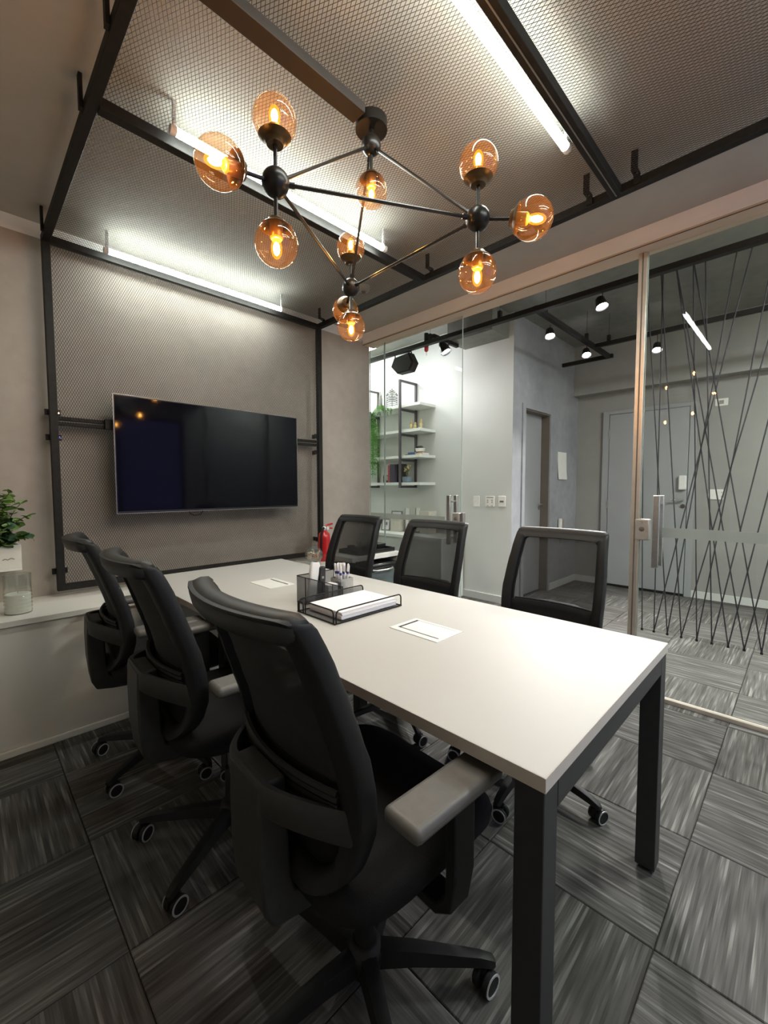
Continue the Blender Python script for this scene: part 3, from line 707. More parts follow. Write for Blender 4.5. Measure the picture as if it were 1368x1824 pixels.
pl = thing('wall_planter', (0.08, 2.9, 0.82), 'square white planter on the wall with a leafy green plant', 'plant')
pb = MB(); pb.box(-.14, .128, -.10, .103, 0, .012); pb.box(-.14, .128, -.10, -.09, .012, .13); pb.box(-.14, .128, .093, .103, .012, .13); pb.box(-.14, -.13, -.09, .093, .012, .13); pb.box(.118, .128, -.09, .093, .012, .13)
pb.build('planter_box', M_CERAMIC, pl, bevel=0.002)
bx(-.13, .118, -.09, .093, .10, .115).build('soil', M_SOIL, pl)
sq = MB().tube([(.055, -.1012, .058), (.065, -.1012, .063), (.075, -.1012, .058), (.088, -.1012, .065), (.10, -.1012, .059)], 0.0022, 6)
sq.build('scribble_mark', M_GREYMARK, pl, smooth=True)
leafm = {}
for nm, m in (('a', M_LEAF), ('b', M_LEAF2), ('c', M_LEAF3)):
    me = bpy.data.meshes.new('leaf'); vs = []; fs = []
    N = 7
    for k in range(N + 1):
        t = k / N; wd = 0.016 * math.sin(PI * min(1, t * .94 + .06)) ** 0.8; z = -0.006 * t * t
        vs += [(t * .038, -wd, z + .003), (t * .038, 0, z), (t * .038, wd, z + .003)]
    for k in range(N):
        for c in range(2): fs.append((k * 3 + c, k * 3 + c + 1, k * 3 + c + 4, k * 3 + c + 3))
    me.from_pydata(vs, [], fs); me.shade_smooth(); me.materials.append(m); leafm[nm] = me
def add_leaf(parent, p, d, kind, s):
    o = bpy.data.objects.new('leaf', leafm[kind]); COL.objects.link(o); o.parent = parent
    q = Vector(d).to_track_quat('X', 'Z'); o.rotation_mode = 'QUATERNION'; o.rotation_quaternion = q @ Quaternion((1, 0, 0), random.uniform(-.8, .8))
    o.location = p; o.scale = (s, s, s)
stems = MB(); rnd = random.Random(11)
sp = [(-.02, -.02, .40, -.03, .02), (.03, -.04, .36, .07, -.02), (-.06, 0, .30, -.08, .02), (.06, -.05, .20, .09, -.05), (.0, -.07, .26, .0, -.10), (-.04, -.06, .22, -.03, -.09), (.07, -.03, .28, .07, .01), (.05, -.07, .09, .10, -.08), (.0, -.06, .10, .03, -.11), (-.06, -.07, .16, -.10, -.09),
      (.02, -.06, .30, .05, -.05), (.05, -.02, .33, .04, .0), (.03, -.07, .15, .06, -.09), (-.02, -.05, .34, .0, -.05), (.04, -.05, .24, .03, -.07)]
for (sx, sy, h, ex, ey) in sp:
    pts = []
    for k in range(8):
        t = k / 7; pts.append(Vector((sx + (ex) * t * t, sy + ey * t * t, .11 + h * (1.25 * t - .25 * t * t) * .8)))
    stems.tube([tuple(p) for p in pts], 0.0022, 6)
    for k in range(2, 8):
        for sgn in range(5):
            a = rnd.uniform(0, 2 * PI)
            d = Vector((math.cos(a), math.sin(a) - .35, rnd.uniform(-.35, .55)))
            low = pts[k].z < .24
            add_leaf(pl, pts[k] + Vector((rnd.uniform(-.006, .006), 0, 0)), d, rnd.choice('bbca') if low else rnd.choice('aaac'), rnd.uniform(.7, 1.25) * (1.2 if low else .9))
tw = [Vector((.10, -.12, .17)), Vector((.135, -.125, .165)), Vector((.17, -.13, .16))]
stems.tube([tuple(p) for p in tw], 0.0012, 5)
for p in tw[1:]:
    add_leaf(pl, p, (0.4, 0, .8), 'a', .55); add_leaf(pl, p, (.5, 0, -.7), 'a', .45)
stems.build('stem', M_STEM, pl, smooth=True)

# ------------------------------------------------------------------ table
T0, T1, U0, U1, ZT = 0.682, 1.564, 0.296, 2.577, 0.74
tb = thing('conference_table', (0, 0, 0), 'long white conference table with square graphite steel legs', 'table')
# tabletop has two rectangular cut-outs for the cable boxes
tt = MB(); zt0 = ZT - 0.027
xs = [T0, 1.056, 1.190, T1]; ys = [U0, 0.819, 1.022, 1.845, 2.043, U1]
for i in range(3):
    for j in range(5):
        if i == 1 and j in (1, 3): continue
        tt.add([(xs[i], ys[j], ZT), (xs[i + 1], ys[j], ZT), (xs[i + 1], ys[j + 1], ZT), (xs[i], ys[j + 1], ZT)], [(0, 1, 2, 3)])
        tt.add([(xs[i], ys[j], zt0), (xs[i + 1], ys[j], zt0), (xs[i + 1], ys[j + 1], zt0), (xs[i], ys[j + 1], zt0)], [(3, 2, 1, 0)])
for j in (1, 3):
    a, b, c, d = xs[1], xs[2], ys[j], ys[j + 1]
    for (p, q) in (((a, c), (b, c)), ((b, c), (b, d)), ((b, d), (a, d)), ((a, d), (a, c))):
        tt.add([(q[0], q[1], ZT), (p[0], p[1], ZT), (p[0], p[1], zt0), (q[0], q[1], zt0)], [(0, 1, 2, 3)])
tt.build('tabletop', M_TABLE, tb)
ed = MB(); e = 0.0012
for (x0, x1, y0, y1) in ((T0 - e, T0, U0 - e, U1 + e), (T1, T1 + e, U0 - e, U1 + e), (T0, T1, U0 - e, U0), (T0, T1, U1, U1 + e)):
    ed.box(x0, x1, y0, y1, zt0, ZT - 0.0004)
ed.build('edge_band', M_TABLEEDGE, tb)
LW = 0.056
for x in (T0 + .002, T1 - LW - .002):
    for y in (U0 + .002, 2.462):
        lg = bx(x, x + LW, y, y + LW, 0.012, zt0 - .001).build('leg', M_TABLELEG, tb, bevel=0.002)
        MB().lathe([(0.018, 0), (0.018, .012)], 16, Matrix.Translation((x + LW / 2, y + LW / 2, 0))).build('glide', M_BLACKMETAL, lg, smooth=True)
for y in (1.665,):
    for x in (T0 + .055, T1 - LW - .03):
        lg = bx(x, x + LW, y, y + LW, 0.012, zt0 - .001).build('leg', M_TABLELEG, tb, bevel=0.002)
        MB().lathe([(0.018, 0), (0.018, .012)], 16, Matrix.Translation((x + LW / 2, y + LW / 2, 0))).build('glide', M_BLACKMETAL, lg, smooth=True)
for y in (U0 + .002, 2.462):
    bx(T0 + LW + .003, T1 - LW - .003, y, y + LW, zt0 - .058, zt0 - .001).build('end_rail', M_TABLELEG, tb, bevel=0.002)
bx(T0 + .113, T1 - LW - .032, 1.665, 1.665 + LW, zt0 - .058, zt0 - .001).build('cross_rail', M_TABLELEG, tb, bevel=0.002)
for x in (0.86, 1.34):
    bx(x, x + .03, U0 + LW + .003, 1.664, zt0 - .04, zt0 - .001).build('long_rail', M_TABLELEG, tb)
    bx(x, x + .03, 1.665 + LW + .001, 2.460, zt0 - .04, zt0 - .001).build('long_rail', M_TABLELEG, tb)
for (c, d, fl) in ((0.819, 1.022, 0), (1.845, 2.043, 1)):
    cbx = MB(); a, b = 1.056, 1.190
    cbx.box(a - .004, b + .004, c - .004, c + .012, ZT, ZT + .0022); cbx.box(a - .004, b + .004, d - .012, d + .004, ZT, ZT + .0022)
    s0, s1 = (0.020, 0.008) if not fl else (0.008, 0.020)
    cbx.box(a - .004, a + s0, c + .012, d - .012, ZT, ZT + .0022); cbx.box(b - s1, b + .004, c + .012, d - .012, ZT, ZT + .0022)
    cb_ = cbx.build('cable_box', M_CERAMIC, tb)
    g = 0.009
    la, lb = (a + s0 + g, b - s1 - .001) if not fl else (a + s0 + .001, b - s1 - g)
    bx(la, lb, c + .014, d - .022 if not fl else d - .014, ZT - .004, ZT + .0016).build('lid', M_CERAMIC, cb_, bevel=0.0008)
    bx(a + .001, b - .001, c + .001, d - .001, ZT - .026, ZT - .020).build('box_bottom', M_SLIT, cb_)

# ---- things on the table
def wire_loop(pts, r=0.0028, closed=False): return MB().tube(pts, r, 8, closed=closed)
def rounded_path(p, rad, n=5):
    out = [Vector(p[0])]
    for i in range(1, len(p) - 1):
        a, b, c = Vector(p[i - 1]), Vector(p[i]), Vector(p[i + 1])
        d1 = (a - b).normalized(); d2 = (c - b).normalized()
        p0 = b + d1 * rad; p1 = b + d2 * rad
        for k in range(n + 1):
            t = k / n; out.append(p0 * (1 - t) ** 2 + b * 2 * t * (1 - t) + p1 * t * t)
    out.append(Vector(p[-1]))
    return [tuple(q) for q in out]
TR = thing('letter_tray', (0.93, 1.18, ZT), 'low black wire mesh letter tray on the table', 'tray')
tw_, td_ = 0.35, 0.235
bx(0.004, tw_ - .004, 0.004, td_ - .004, 0.004, 0.0055).build('mesh_bottom', M_WIREMESH, TR)
MB().tube([(0, 0, .004), (tw_, 0, .004), (tw_, td_, .004), (0, td_, .004)], 0.003, 8, closed=True).build('bottom_wire', M_BLACKMETAL, TR, smooth=True)
H = 0.052
wire_loop(rounded_path([(.006, 0, .004), (.006, 0, H), (tw_ - .002, 0, H), (tw_ - .002, 0, .004)], .018)).build('side_wire', M_BLACKMETAL, TR, smooth=True)
wire_loop(rounded_path([(.006, td_, .004), (.006, td_, H), (tw_ - .002, td_, H), (tw_ - .002, td_, .004)], .018)).build('side_wire', M_BLACKMETAL, TR, smooth=True)
wire_loop(rounded_path([(0, .008, .004), (0, .008, H), (0, td_ * .78, H), (0, td_ * .78, .004)], .018)).build('front_wire', M_BLACKMETAL, TR, smooth=True)
wire_loop(rounded_path([(0, td_ * .84, .004), (0, td_ * .84, H * .92), (0, td_ - .002, H * .92), (0, td_ - .002, .004)], .012)).build('front_wire', M_BLACKMETAL, TR, smooth=True)
bx(.008, tw_ - .006, td_ - .001, td_ + .001, .006, H - .004).build('mesh_side', M_WIREMESH, TR)
ps = MB()
for k in range(9):
    z = .0058 + k * .0032; dx = random.uniform(-.0025, .0025); dy = random.uniform(-.0025, .0025)
    ps.box(.042 + dx, .330 + dx + k * .0006, .012 + dy, .212 + dy, z, z + .0031)
stk = ps.build('paper_stack', M_PAPER); stk.location = TR.location
tag(stk, 'stack of plain white paper lying in the wire letter tray', 'paper')
OG = thing('mesh_organizer', (1.005, 1.425, ZT), 'black wire mesh desk organizer with a sloping front behind the letter tray', 'organizer')
og = MB()
og.add([(0, .045, .003), (.20, .045, .003), (.20, .045, .045), (0, .045, .118)], [(0, 1, 2, 3)])
og.add([(0, .045, .003), (0, .108, .003), (0, .108, .118), (0, .045, .118)], [(0, 1, 2, 3)])
og.add([(0, .108, .003), (.20, .108, .003), (.20, .108, .118), (0, .108, .118)], [(0, 1, 2, 3)])
og.add([(0, .045, .003), (.20, .045, .003), (.20, .108, .003), (0, .108, .003)], [(0, 1, 2, 3)])
o_ = og.build('mesh_body', M_WIREMESH, OG); sm = o_.modifiers.new('solid', 'SOLIDIFY'); sm.thickness = 0.0012
MB().tube([(0, .045, .003), (0, .045, .118), (0, .108, .118), (.20, .108, .118), (.20, .108, .046), (.20, .045, .046)], .0022, 6).build('rim_wire', M_BLACKMETAL, OG, smooth=True)
MB().tube([(0, .045, .118), (.20, .045, .046), (.20, .045, .003)], .0022, 6).build('rim_wire', M_BLACKMETAL, OG, smooth=True)
for x in (.088, .142): MB().tube([(x, .045, .003), (x, .045, .118 - x * .36)], .0016, 6).build('divider_wire', M_BLACKMETAL, OG)
RC = thing('remote_control', (1.055, 1.505, ZT + .006), 'white remote control standing tilted in the mesh organizer', 'remote')
Mr = Matrix.Rotation(0.16, 4, 'Y')
def rring(z, a, b): return [tuple(Mr @ Vector((a * math.copysign(abs(math.cos(t)) ** .5, math.cos(t)), b * math.copysign(abs(math.sin(t)) ** .6, math.sin(t)), z))) for t in [2 * PI * k / 20 for k in range(20)]]
MB().loft([rring(0, .018, .008), rring(.004, .020, .010), rring(.10, .022, .011), rring(.155, .023, .012), rring(.166, .018, .009)]).build('remote_body', M_WHITE, RC, smooth=True)
MB().loft([rring(.1665, .010, .005), rring(.169, .008, .004)]).build('remote_sensor', M_BLACKGLOSS, RC, smooth=True)
BK = thing('black_remote', (1.105, 1.50, ZT + .006), 'slim black remote standing between the white remote and note block', 'remote')
MB().box(-.017, .017, -.010, .010, 0, .142, Matrix.Rotation(0.05, 4, 'Y')).build('remote_body', M_BLACKGLOSS, BK, bevel=0.005)
MB().box(-.006, .006, -.0112, -.009, .09, .10, Matrix.Rotation(0.05, 4, 'Y')).build('remote_button', M_GREYMARK, BK)
NB = thing('note_block', (1.157, 1.503, ZT + .0045), 'small block of white note sheets beside the pen holder', 'note block')
for k in range(6): bx(-.026 + random.uniform(-.0006, .0006), .026, -.026, .026 + random.uniform(-.0006, .0006), k * .0098, k * .0098 + .0094).build('note_pad', M_PAPER, NB)
PH = thing('pen_holder', (1.238, 1.515, ZT), 'square brushed metal pen holder full of white pens', 'pen holder', rz=0.03)
ph = MB(); s_ = .037; hh_ = .078
ph.box(-s_, s_, -s_, s_, 0, .003)
for a in ((-s_, s_, -s_, -s_ + .002), (-s_, s_, s_ - .002, s_), (-s_, -s_ + .002, -s_ + .002, s_ - .002), (s_ - .002, s_, -s_ + .002, s_ - .002)): ph.box(a[0], a[1], a[2], a[3], .003, hh_)
ph.build('holder_box', M_STEEL, PH)
pen0 = None
for k in range(14):
    px, py = -.024 + .048 * ((k * .37) % 1), -.022 + .044 * ((k * .61) % 1)
    tx_, ty_ = px * 7 + random.uniform(-2, 2), py * 6
    if pen0 is None:
        pen0 = thing('pen', (0, 0, 0), 'white ballpoint pen with a blue mark standing in the metal pen holder', 'pen', 'pens in the metal holder')
        MB().lathe([(0.0015, 0), (0.0046, .010), (0.0056, .02), (0.0056, .118), (0.0048, .138), (0.0030, .142)], 12).build('pen_barrel', M_WHITE, pen0, smooth=True)
        bx(.0054, .0078, -.0018, .0018, .092, .134).build('pen_clip', M_WHITE, pen0)
        MB().lathe([(0.0058, .094), (0.0058, .106)], 12, cap=False).build('pen_print', M_PENMARK, pen0, smooth=True)
        q = pen0
    else: q = copy_tree(pen0)
    q.location = (1.238 + px * .75, 1.515 + py * .75, ZT + .0035)
    q.rotation_euler = (-math.radians(ty_ * 20), math.radians(tx_ * 20) * .0 + px * 6, k * 1.1)
    q.rotation_euler = (-py * 5.0, px * 5.0, k * 1.1)

# ------------------------------------------------------------------ office chairs (local +X is the way the sitter faces)
def interp(tab, z):
    for (a, va), (b, vb) in zip(tab, tab[1:]):
        if z <= b:
            t = (z - a) / (b - a); t = max(0, min(1, t)); t = t * t * (3 - 2 * t) * .35 + t * .65
            return va + (vb - va) * t
    return tab[-1][1]
PROF = [(.47, -.226), (.50, -.210), (.53, -.194), (.57, -.178), (.62, -.166), (.69, -.170), (.76, -.184), (.815, -.203), (.88, -.224), (.94, -.246), (1.00, -.270), (1.02, -.284), (1.035, -.306)]
WID = [(.47, .175), (.55, .208), (.65, .226), (.75, .229), (.85, .224), (.95, .214), (1.035, .205)]
def S(y, z, d=0.0):
    """point of the backrest sheet; y in -1..1 of the half width, d pushes along the sitting direction"""
    k = min(1.0, abs(y)); wd = interp(WID, z)
    cv_ = 0.042 * max(0.0, min(1.0, (z - .50) / .16))
    return (interp(PROF, z) - cv_ * (1 - k * k) + d, y * wd, z)
def rrect(y0, z0, z1, r0, r1, N=16, ny=10, nz=14):
    """closed outline in (y, z), corners rounded: r0 at the bottom, r1 at the top; widths are fractions of the half width"""
    W = 0.22
    pts = []
    def arc(cy, cz, r, a0):
        for k in range(N): a = a0 + PI / 2 * k / N; pts.append(((cy + r * math.cos(a)) / W, cz + r * math.sin(a)))
    def line(ya, za, yb, zb, n):
        for k in range(n): t = k / n; pts.append(((ya + (yb - ya) * t) / W, za + (zb - za) * t))
    h = y0 * W
    line(h, z0 + r0, h, z1 - r1, nz); arc(h - r1, z1 - r1, r1, 0)
    line(h - r1, z1, -h + r1, z1, ny); arc(-h + r1, z1 - r1, r1, PI / 2)
    line(-h, z1 - r1, -h, z0 + r0, nz); arc(-h + r0, z0 + r0, r0, PI)
    line(-h + r0, z0, h - r0, z0, ny); arc(h - r0, z0 + r0, r0, 3 * PI / 2)
    return pts
OUT = rrect(1.0, .484, 1.035, .10, .020)
WIN = rrect(.80, .690, .992, .02, .022)
INN = rrect(.80, .528, .992, .065, .022)
def ring_at(t, d):
    return [S(a[0] + (b[0] - a[0]) * t, a[1] + (b[1] - a[1]) * t, d) for a, b in zip(OUT, INN)]

def build_chair(loc, rz, base_rot, label, arm=0.664):
    c = thing('office_chair', loc, label, 'chair', 'mesh office chairs round the table', rz)
    # backrest frame: a deep rounded rail running all the way round
    fb = MB()
    rings = [ring_at(0.0, -.004), ring_at(.02, .010), ring_at(.10, .017), ring_at(.5, .018), ring_at(.92, .016), ring_at(1.0, .008),
             ring_at(1.0, -.014), ring_at(.95, -.022), ring_at(.55, -.026), ring_at(.12, -.025), ring_at(.02, -.018)]
    fb.loft(rings, loop=True)
    fb.build('backrest_frame', M_PLASTIC, c, smooth=True, angle=60)
    # chunky lip along the top edge, curling backwards
    lip = []
    for k in range(33):
        y = -.985 + 1.97 * k / 32
        x_, yy, z_ = S(y, 1.020)
        f = 1 - max(0, (abs(y) - .90) / .085) ** 2 * .45
        lip.append([(x_ + p * f, yy, z_ + q * f) for p, q in ((.014, -.014), (.014, .010), (.004, .019), (-.014, .020), (-.032, .014), (-.038, .000), (-.034, -.016), (-.026, -.028), (-.010, -.032))])
    MB().loft(lip).build('top_rim', M_PLASTIC2, c, smooth=True, angle=50)
    # mesh in the upper window, padded fabric below it
    def fill(name, loop_, cz, d, m):
        mm = MB(); R_ = []
        for t in (1.07, .8, .55, .3, .08):
            R_.append([S(p[0] * t, cz + (p[1] - cz) * t, d) for p in loop_])
        mm.loft(R_, cap=False); n = len(loop_); mm.f.append(tuple(range(4 * n, 5 * n)))
        return mm.build(name, m, c, smooth=True, angle=80)
    fill('mesh_fabric', WIN, .83, -.003, M_CHMESH)
    lo = fill('lower_panel', rrect(.80, .528, .698, .06, .02), .61, .002, M_FABRIC)
    md = lo.modifiers.new('solid', 'SOLIDIFY'); md.thickness = .012; md.offset = 0
    # ridged lumbar bar behind the mesh
    lb = MB()
    for q in range(4):
        z = .662 + q * .013; pts = []
        for k in range(15):
            y = -.80 + 1.60 * k / 14; pts.append(S(y, z, -.022 - .006 * (1 - y * y)))
        lb.tube(pts, .0062, 6)
    lb.build('lumbar_support', M_PLASTIC, c, smooth=True)
    # rear yoke: band wrapping from one side of the frame round the back to the other
    yk = []
    for k in range(33):
        y = -1 + 2 * k / 32; e_ = max(0, (abs(y) - .30) / .70); sm_ = e_ ** 1.5
        x = -.297 + .112 * sm_; th = .016
        zt = .698 - .030 * sm_; zb = .640 - .040 * sm_; yy = y * .216
        yk.append([(x + th, yy, zt - .003), (x + .004, yy, zt), (x, yy, zt - .006), (x, yy, zb + .006), (x + .004, yy, zb), (x + th, yy, zb + .003)])
    MB().loft(yk).build('rear_yoke', M_PLASTIC2, c, smooth=True, angle=40)
    # spine plate, then forward under the seat
    sp_ = MB(); hw_ = .066
    sec = [((-.299, .694), (-.245, .694)), ((-.302, .62), (-.242, .62)), ((-.300, .52), (-.236, .50)), ((-.292, .44), (-.226, .455)), ((-.275, .405), (-.21, .445)), ((-.22, .395), (-.16, .436)), ((-.10, .385), (-.06, .43))]
    sp_.loft([[(a[0], -hw_, a[1]), (a[0], hw_, a[1]), (b[0], hw_, b[1]), (b[0], -hw_, b[1])] for a, b in sec])
    sp_.build('spine', M_PLASTIC2, c, bevel=0.006)
    # bottom lug joining frame and seat arm
    MB().tube([S(0, .49, -.01), (-.20, 0, .455), (-.10, 0, .425)], .022, 10).build('tilt_arm', M_PLASTIC, c, smooth=True)
    # seat cushion and shell
    def seat_ring(z, gx, gy, r, fr_=0.0):
        pts = []
        for k in range(48):
            t = 2 * PI * k / 48
            ct, st = math.cos(t), math.sin(t); e_ = .42
            x = gx * math.copysign(abs(ct) ** e_, ct) + .015; y = gy * math.copysign(abs(st) ** e_, st)
            zz = z - (0.030 * max(0, (x - .12) / .13) ** 2 if x > .12 else 0) + .010 * (abs(y) / .24) ** 2
            pts.append((x, y, zz))
        return pts
    MB().loft([seat_ring(.440, .225, .225, 0), seat_ring(.450, .238, .238, 0), seat_ring(.480, .243, .243, 0), seat_ring(.500, .236, .236, 0), seat_ring(.512, .215, .215, 0), seat_ring(.517, .16, .16, 0), seat_ring(.514, .06, .06, 0)]).build('seat', M_FABRIC, c, smooth=True, angle=70)
    MB().loft([seat_ring(.405, .13, .14, 0), seat_ring(.420, .19, .20, 0), seat_ring(.439, .222, .222, 0)]).build('seat_shell', M_PLASTIC, c, smooth=True, angle=70)
    # armrests
    for s in (-1, 1):
        pts = [(.00, s * .19, .415), (.00, s * .25, .415), (.00, s * .279, .44), (.00, s * .287, .50), (.00, s * .287, arm - .004)]
        rings = []
        for i, p in enumerate(pts):
            if i < 2: rings.append([(p[0] - .03, p[1], p[2] - .012), (p[0] + .03, p[1], p[2] - .012), (p[0] + .03, p[1], p[2] + .012), (p[0] - .03, p[1], p[2] + .012)])
            elif i == 2: rings.append([(p[0] - .03, p[1] + s * .008, p[2] - .010), (p[0] + .03, p[1] + s * .008, p[2] - .010), (p[0] + .03, p[1] - s * .008, p[2] + .010), (p[0] - .03, p[1] - s * .008, p[2] + .010)])
            else: rings.append([(p[0] - .03, p[1] + s * .012, p[2]), (p[0] + .03, p[1] + s * .012, p[2]), (p[0] + .03, p[1] - s * .012, p[2]), (p[0] - .03, p[1] - s * .012, p[2])])
        am = MB().loft(rings).build('armrest', M_PLASTIC, c, bevel=0.004)
        MB().box(-.165, .085, s * .287 - .042, s * .287 + .042, arm, arm + .030).build('arm_pad', M_CHPAD, am, bevel=0.012, seg=3)
    # mechanism, gas lift, five-star base with casters
    bx(-.12, .10, -.075, .075, .365, .408).build('tilt_mechanism', M_PLASTIC, c, bevel=0.010)
    MB().tube([(.04, -.07, .385), (.04, -.20, .39), (.05, -.25, .385)], .007, 8).build('lever', M_PLASTIC, c, smooth=True)
    MB().lathe([(.025, .10), (.025, .24), (.022, .245)], 20).build('gas_lift_sleeve', M_PLASTIC, c, smooth=True)
    MB().lathe([(.0145, .24), (.0145, .368)], 20).build('gas_lift_rod', M_CHROME, c, smooth=True)
    bs = bpy.data.objects.new('base', None)
    hub = MB().lathe([(.040, .055), (.046, .075), (.046, .105), (.034, .125), (.026, .128)], 24).build('star_base', M_PLASTIC, c, smooth=True)
    hub.rotation_euler = (0, 0, base_rot - rz)
    for k in range(5):
        a = 2 * PI * k / 5; Mz = Matrix.Rotation(a, 4, 'Z')
        lr = []
        for (x, z, wd, ht) in ((.03, .092, .026, .020), (.12, .090, .023, .016), (.22, .080, .019, .012), (.285, .073, .016, .010), (.315, .066, .014, .008), (.322, .062, .008, .005)):
            lr.append([tuple(Mz @ Vector(p)) for p in ((x, -wd, z - ht), (x, wd, z - ht), (x, wd * .7, z + ht), (x, 0, z + ht * 1.25), (x, -wd * .7, z + ht))])
        MB().loft(lr).build('base_leg', M_PLASTIC, hub, smooth=True, angle=35)
        cs = MB(); ca = a * 2.3 + base_rot * 3.1; px, py = .305 * math.cos(a), .305 * math.sin(a)
        Mc = Matrix.Translation((px, py, .0)) @ Matrix.Rotation(ca, 4, 'Z')
        for s in (-1, 1):
            cs.lathe([(.010, -.009), (.022, -.009), (.0265, -.005), (.0265, .005), (.022, .009), (.010, .009)], 20, Mc @ Matrix.Translation((.012, s * .014, .0267)) @ Matrix.Rotation(PI / 2, 4, 'X'))
        cs.tube([tuple(Mc @ Vector((.012, -.006, .0267))), tuple(Mc @ Vector((.012, .006, .0267)))], .008, 8)
        cs.tube([tuple(Mc @ Vector((0, 0, .040))), tuple(Mc @ Vector((0, 0, .066)))], .009, 8)
        cs.box(-.016, .022, -.0045, .0045, .028, .056, Mc)
        cs.build('caster', M_PLASTIC, hub, smooth=True)
        for s in (-1, 1):
            MB().lathe([(.0215, -.0012), (.0262, -.0012), (.0262, .0012), (.0215, .0012), (.0215, -.0012)], 24, Mc @ Matrix.Translation((.012, s * .0235, .0267)) @ Matrix.Rotation(PI / 2, 4, 'X'), cap=False).build('caster_ring', M_RING, hub, smooth=True)
    return c
LX, RX = 0.645, 1.672
build_chair((LX + .015, 0.730, 0), math.radians(-2.5), math.radians(-45), 'black mesh office chair nearest the camera, its grey armrest beside the table edge')
build_chair((LX, 1.413, 0), math.radians(-2.5), math.radians(139), 'black mesh office chair in the middle of the row facing the glass')
build_chair((LX, 2.075, 0), math.radians(-5.5), math.radians(137), 'black mesh office chair beside the white cabinet, below the television')
build_chair((RX, 0.805, 0), PI, math.radians(258), 'black mesh office chair nearest the glass door handle, in front of the grey hall door', 0.605)
build_chair((RX, 1.525, 0), PI, math.radians(92), 'black mesh office chair in front of the light switches, middle of the glass side', 0.605)
build_chair((RX, 2.200, 0), PI, math.radians(54), 'black mesh office chair in front of the red fire extinguisher', 0.605)

# ------------------------------------------------------------------ hall: rails and lamps
def rail(x0, x1, y0, y1, z, label):
    o = bx(x0, x1, y0, y1, z - .02, z + .02).build('ceiling_rail', M_BLACKMETAL, bevel=0.002)
    return tag(o, label, 'rail', 'black rails under the hall ceiling')
RZ = 2.70
rail(3.35, 3.40, -0.9, 4.0, 2.675, 'long black rail running along the glass under the hall ceiling')
rail(3.402, 5.20, 1.625, 1.665, 2.70, 'black cross rail carrying two lit spotlights in the hall')
rail(5.202, 5.242, 1.60, 2.16, 2.70, 'short black rail ending at the grey hall wall')
rail(4.73, 4.77, -0.9, 1.623, 2.70, 'black rail over the entrance door side of the hall')
rail(3.40, 3.82, 2.690, 2.725, 2.74, 'short black rail stub above the par can lamp')
def drop(x, y, z, where):
    o = thing('rail_hanger', (x, y, z), 'small black clip and wire ' + where, 'hanger', 'hangers of the hall rails')
    MB().tube([(0, 0, 0), (0, 0, HC - z)], .0018, 6).build('rod', M_BLACKMETAL, o, smooth=True)
    bx(-.015, .015, -.015, .015, 0, .06).build('clip', M_BLACKMETAL, o)
for x_, y_, z_, wh in ((3.375, 1.95, 2.696, 'on the long rail, beside the boxed beam'), (3.375, 2.72, 2.696, 'on the long rail, above the par can lamp'),
                       (3.60, 1.645, 2.721, 'on the cross rail, nearer the glass'), (4.75, 1.50, 2.721, 'on the rail facing the entrance door'),
                       (4.55, 1.645, 2.721, 'on the cross rail, beside its farther spotlight'), (3.375, 0.2, 2.696, 'on the long rail, in front of the string screen'),
                       (4.75, 0.1, 2.721, 'on the farther rail, behind the string screen')): drop(x_, y_, z_, wh)
def hall_spot(x, y, z, aim, label, top):
    t = thing('ceiling_spotlight', (x, y, z), label, 'spotlight', 'spotlights in the hall')
    d = (Vector(aim) - Vector((x, y, z))).normalized(); M = orient(d)
    MB().lathe([(.020, -.085), (.030, -.075), (.040, -.02), (.046, 0), (.043, 0), (.036, -.015)], 24, M, cap=False).build('lamp_shade', M_BLACKMETAL, t, smooth=True)
    MB().lathe([(.036, -.010), (.034, -.004), (.012, .004)], 24, M).build('lamp_face', M_HALLLAMP, t, smooth=True)
    MB().tube([tuple(d * -.05), (0, 0, .05), (0, 0, top - z)], .0035, 8).build('lamp_arm', M_BLACKMETAL, t, smooth=True)
    spot_light('spot_beam', tuple(Vector((x, y, z)) + d * .02), aim, HALL_SPOT, math.radians(95), (1, .97, .95))
hall_spot(3.80, 1.69, 2.58, (3.3, 1.3, 1.0), 'lit spotlight on the cross rail, nearer the white wall', 2.68)
hall_spot(4.60, 1.66, 2.58, (3.9, 1.2, 1.0), 'lit spotlight on the cross rail, farther along by the grey wall', 2.68)
hall_spot(3.40, 1.125, 2.555, (3.1, 0.6, 1.0), 'largest lit spotlight hanging on the rail nearest the glass', 2.655)
hall_spot(4.75, 1.07, 2.53, (4.1, 0.9, .9), 'lit spotlight on the farther rail, seen beside the string screen', 2.68)
# hexagonal flood lamp aimed at the shelves
fl = thing('flood_lamp', (3.40, 3.09, 2.548), 'black hexagonal flood lamp with a bracket hanging on the hall rail', 'lamp')
hx = [(-.165, -.01), (-.115, .075), (.095, .09), (.155, -.02), (.105, -.098), (-.075, -.098)]
MB().loft([[(-.045, -a * .9, b * .9) for a, b in hx], [(-.030, -a, b) for a, b in hx], [(.05, -a, b) for a, b in hx], [(.06, -a * .93, b * .93) for a, b in hx]]).build('lamp_housing', M_BLACKMETAL, fl)
MB().tube([(0, .13, .045), (0, .135, .118), (0, -.095, .108), (0, -.12, .03)], .008, 6).build('lamp_bracket', M_BLACKMETAL, fl, smooth=True)
bx(.060, .062, -.09, .09, -.06, .06).build('lamp_face', M_HALLLAMP, fl)
pc = thing('par_can_lamp', (3.52, 2.655, 2.635), 'black par can spotlight with a bright chrome rim on the hall rail', 'lamp')
Mp = orient((.10, -.35, -.7))
MB().lathe([(.022, -.075), (.034, -.06), (.048, .0), (.056, .045), (.053, .045), (.04, -.01)], 28, Mp, cap=False).build('lamp_can', M_BLACKGLOSS, pc, smooth=True)
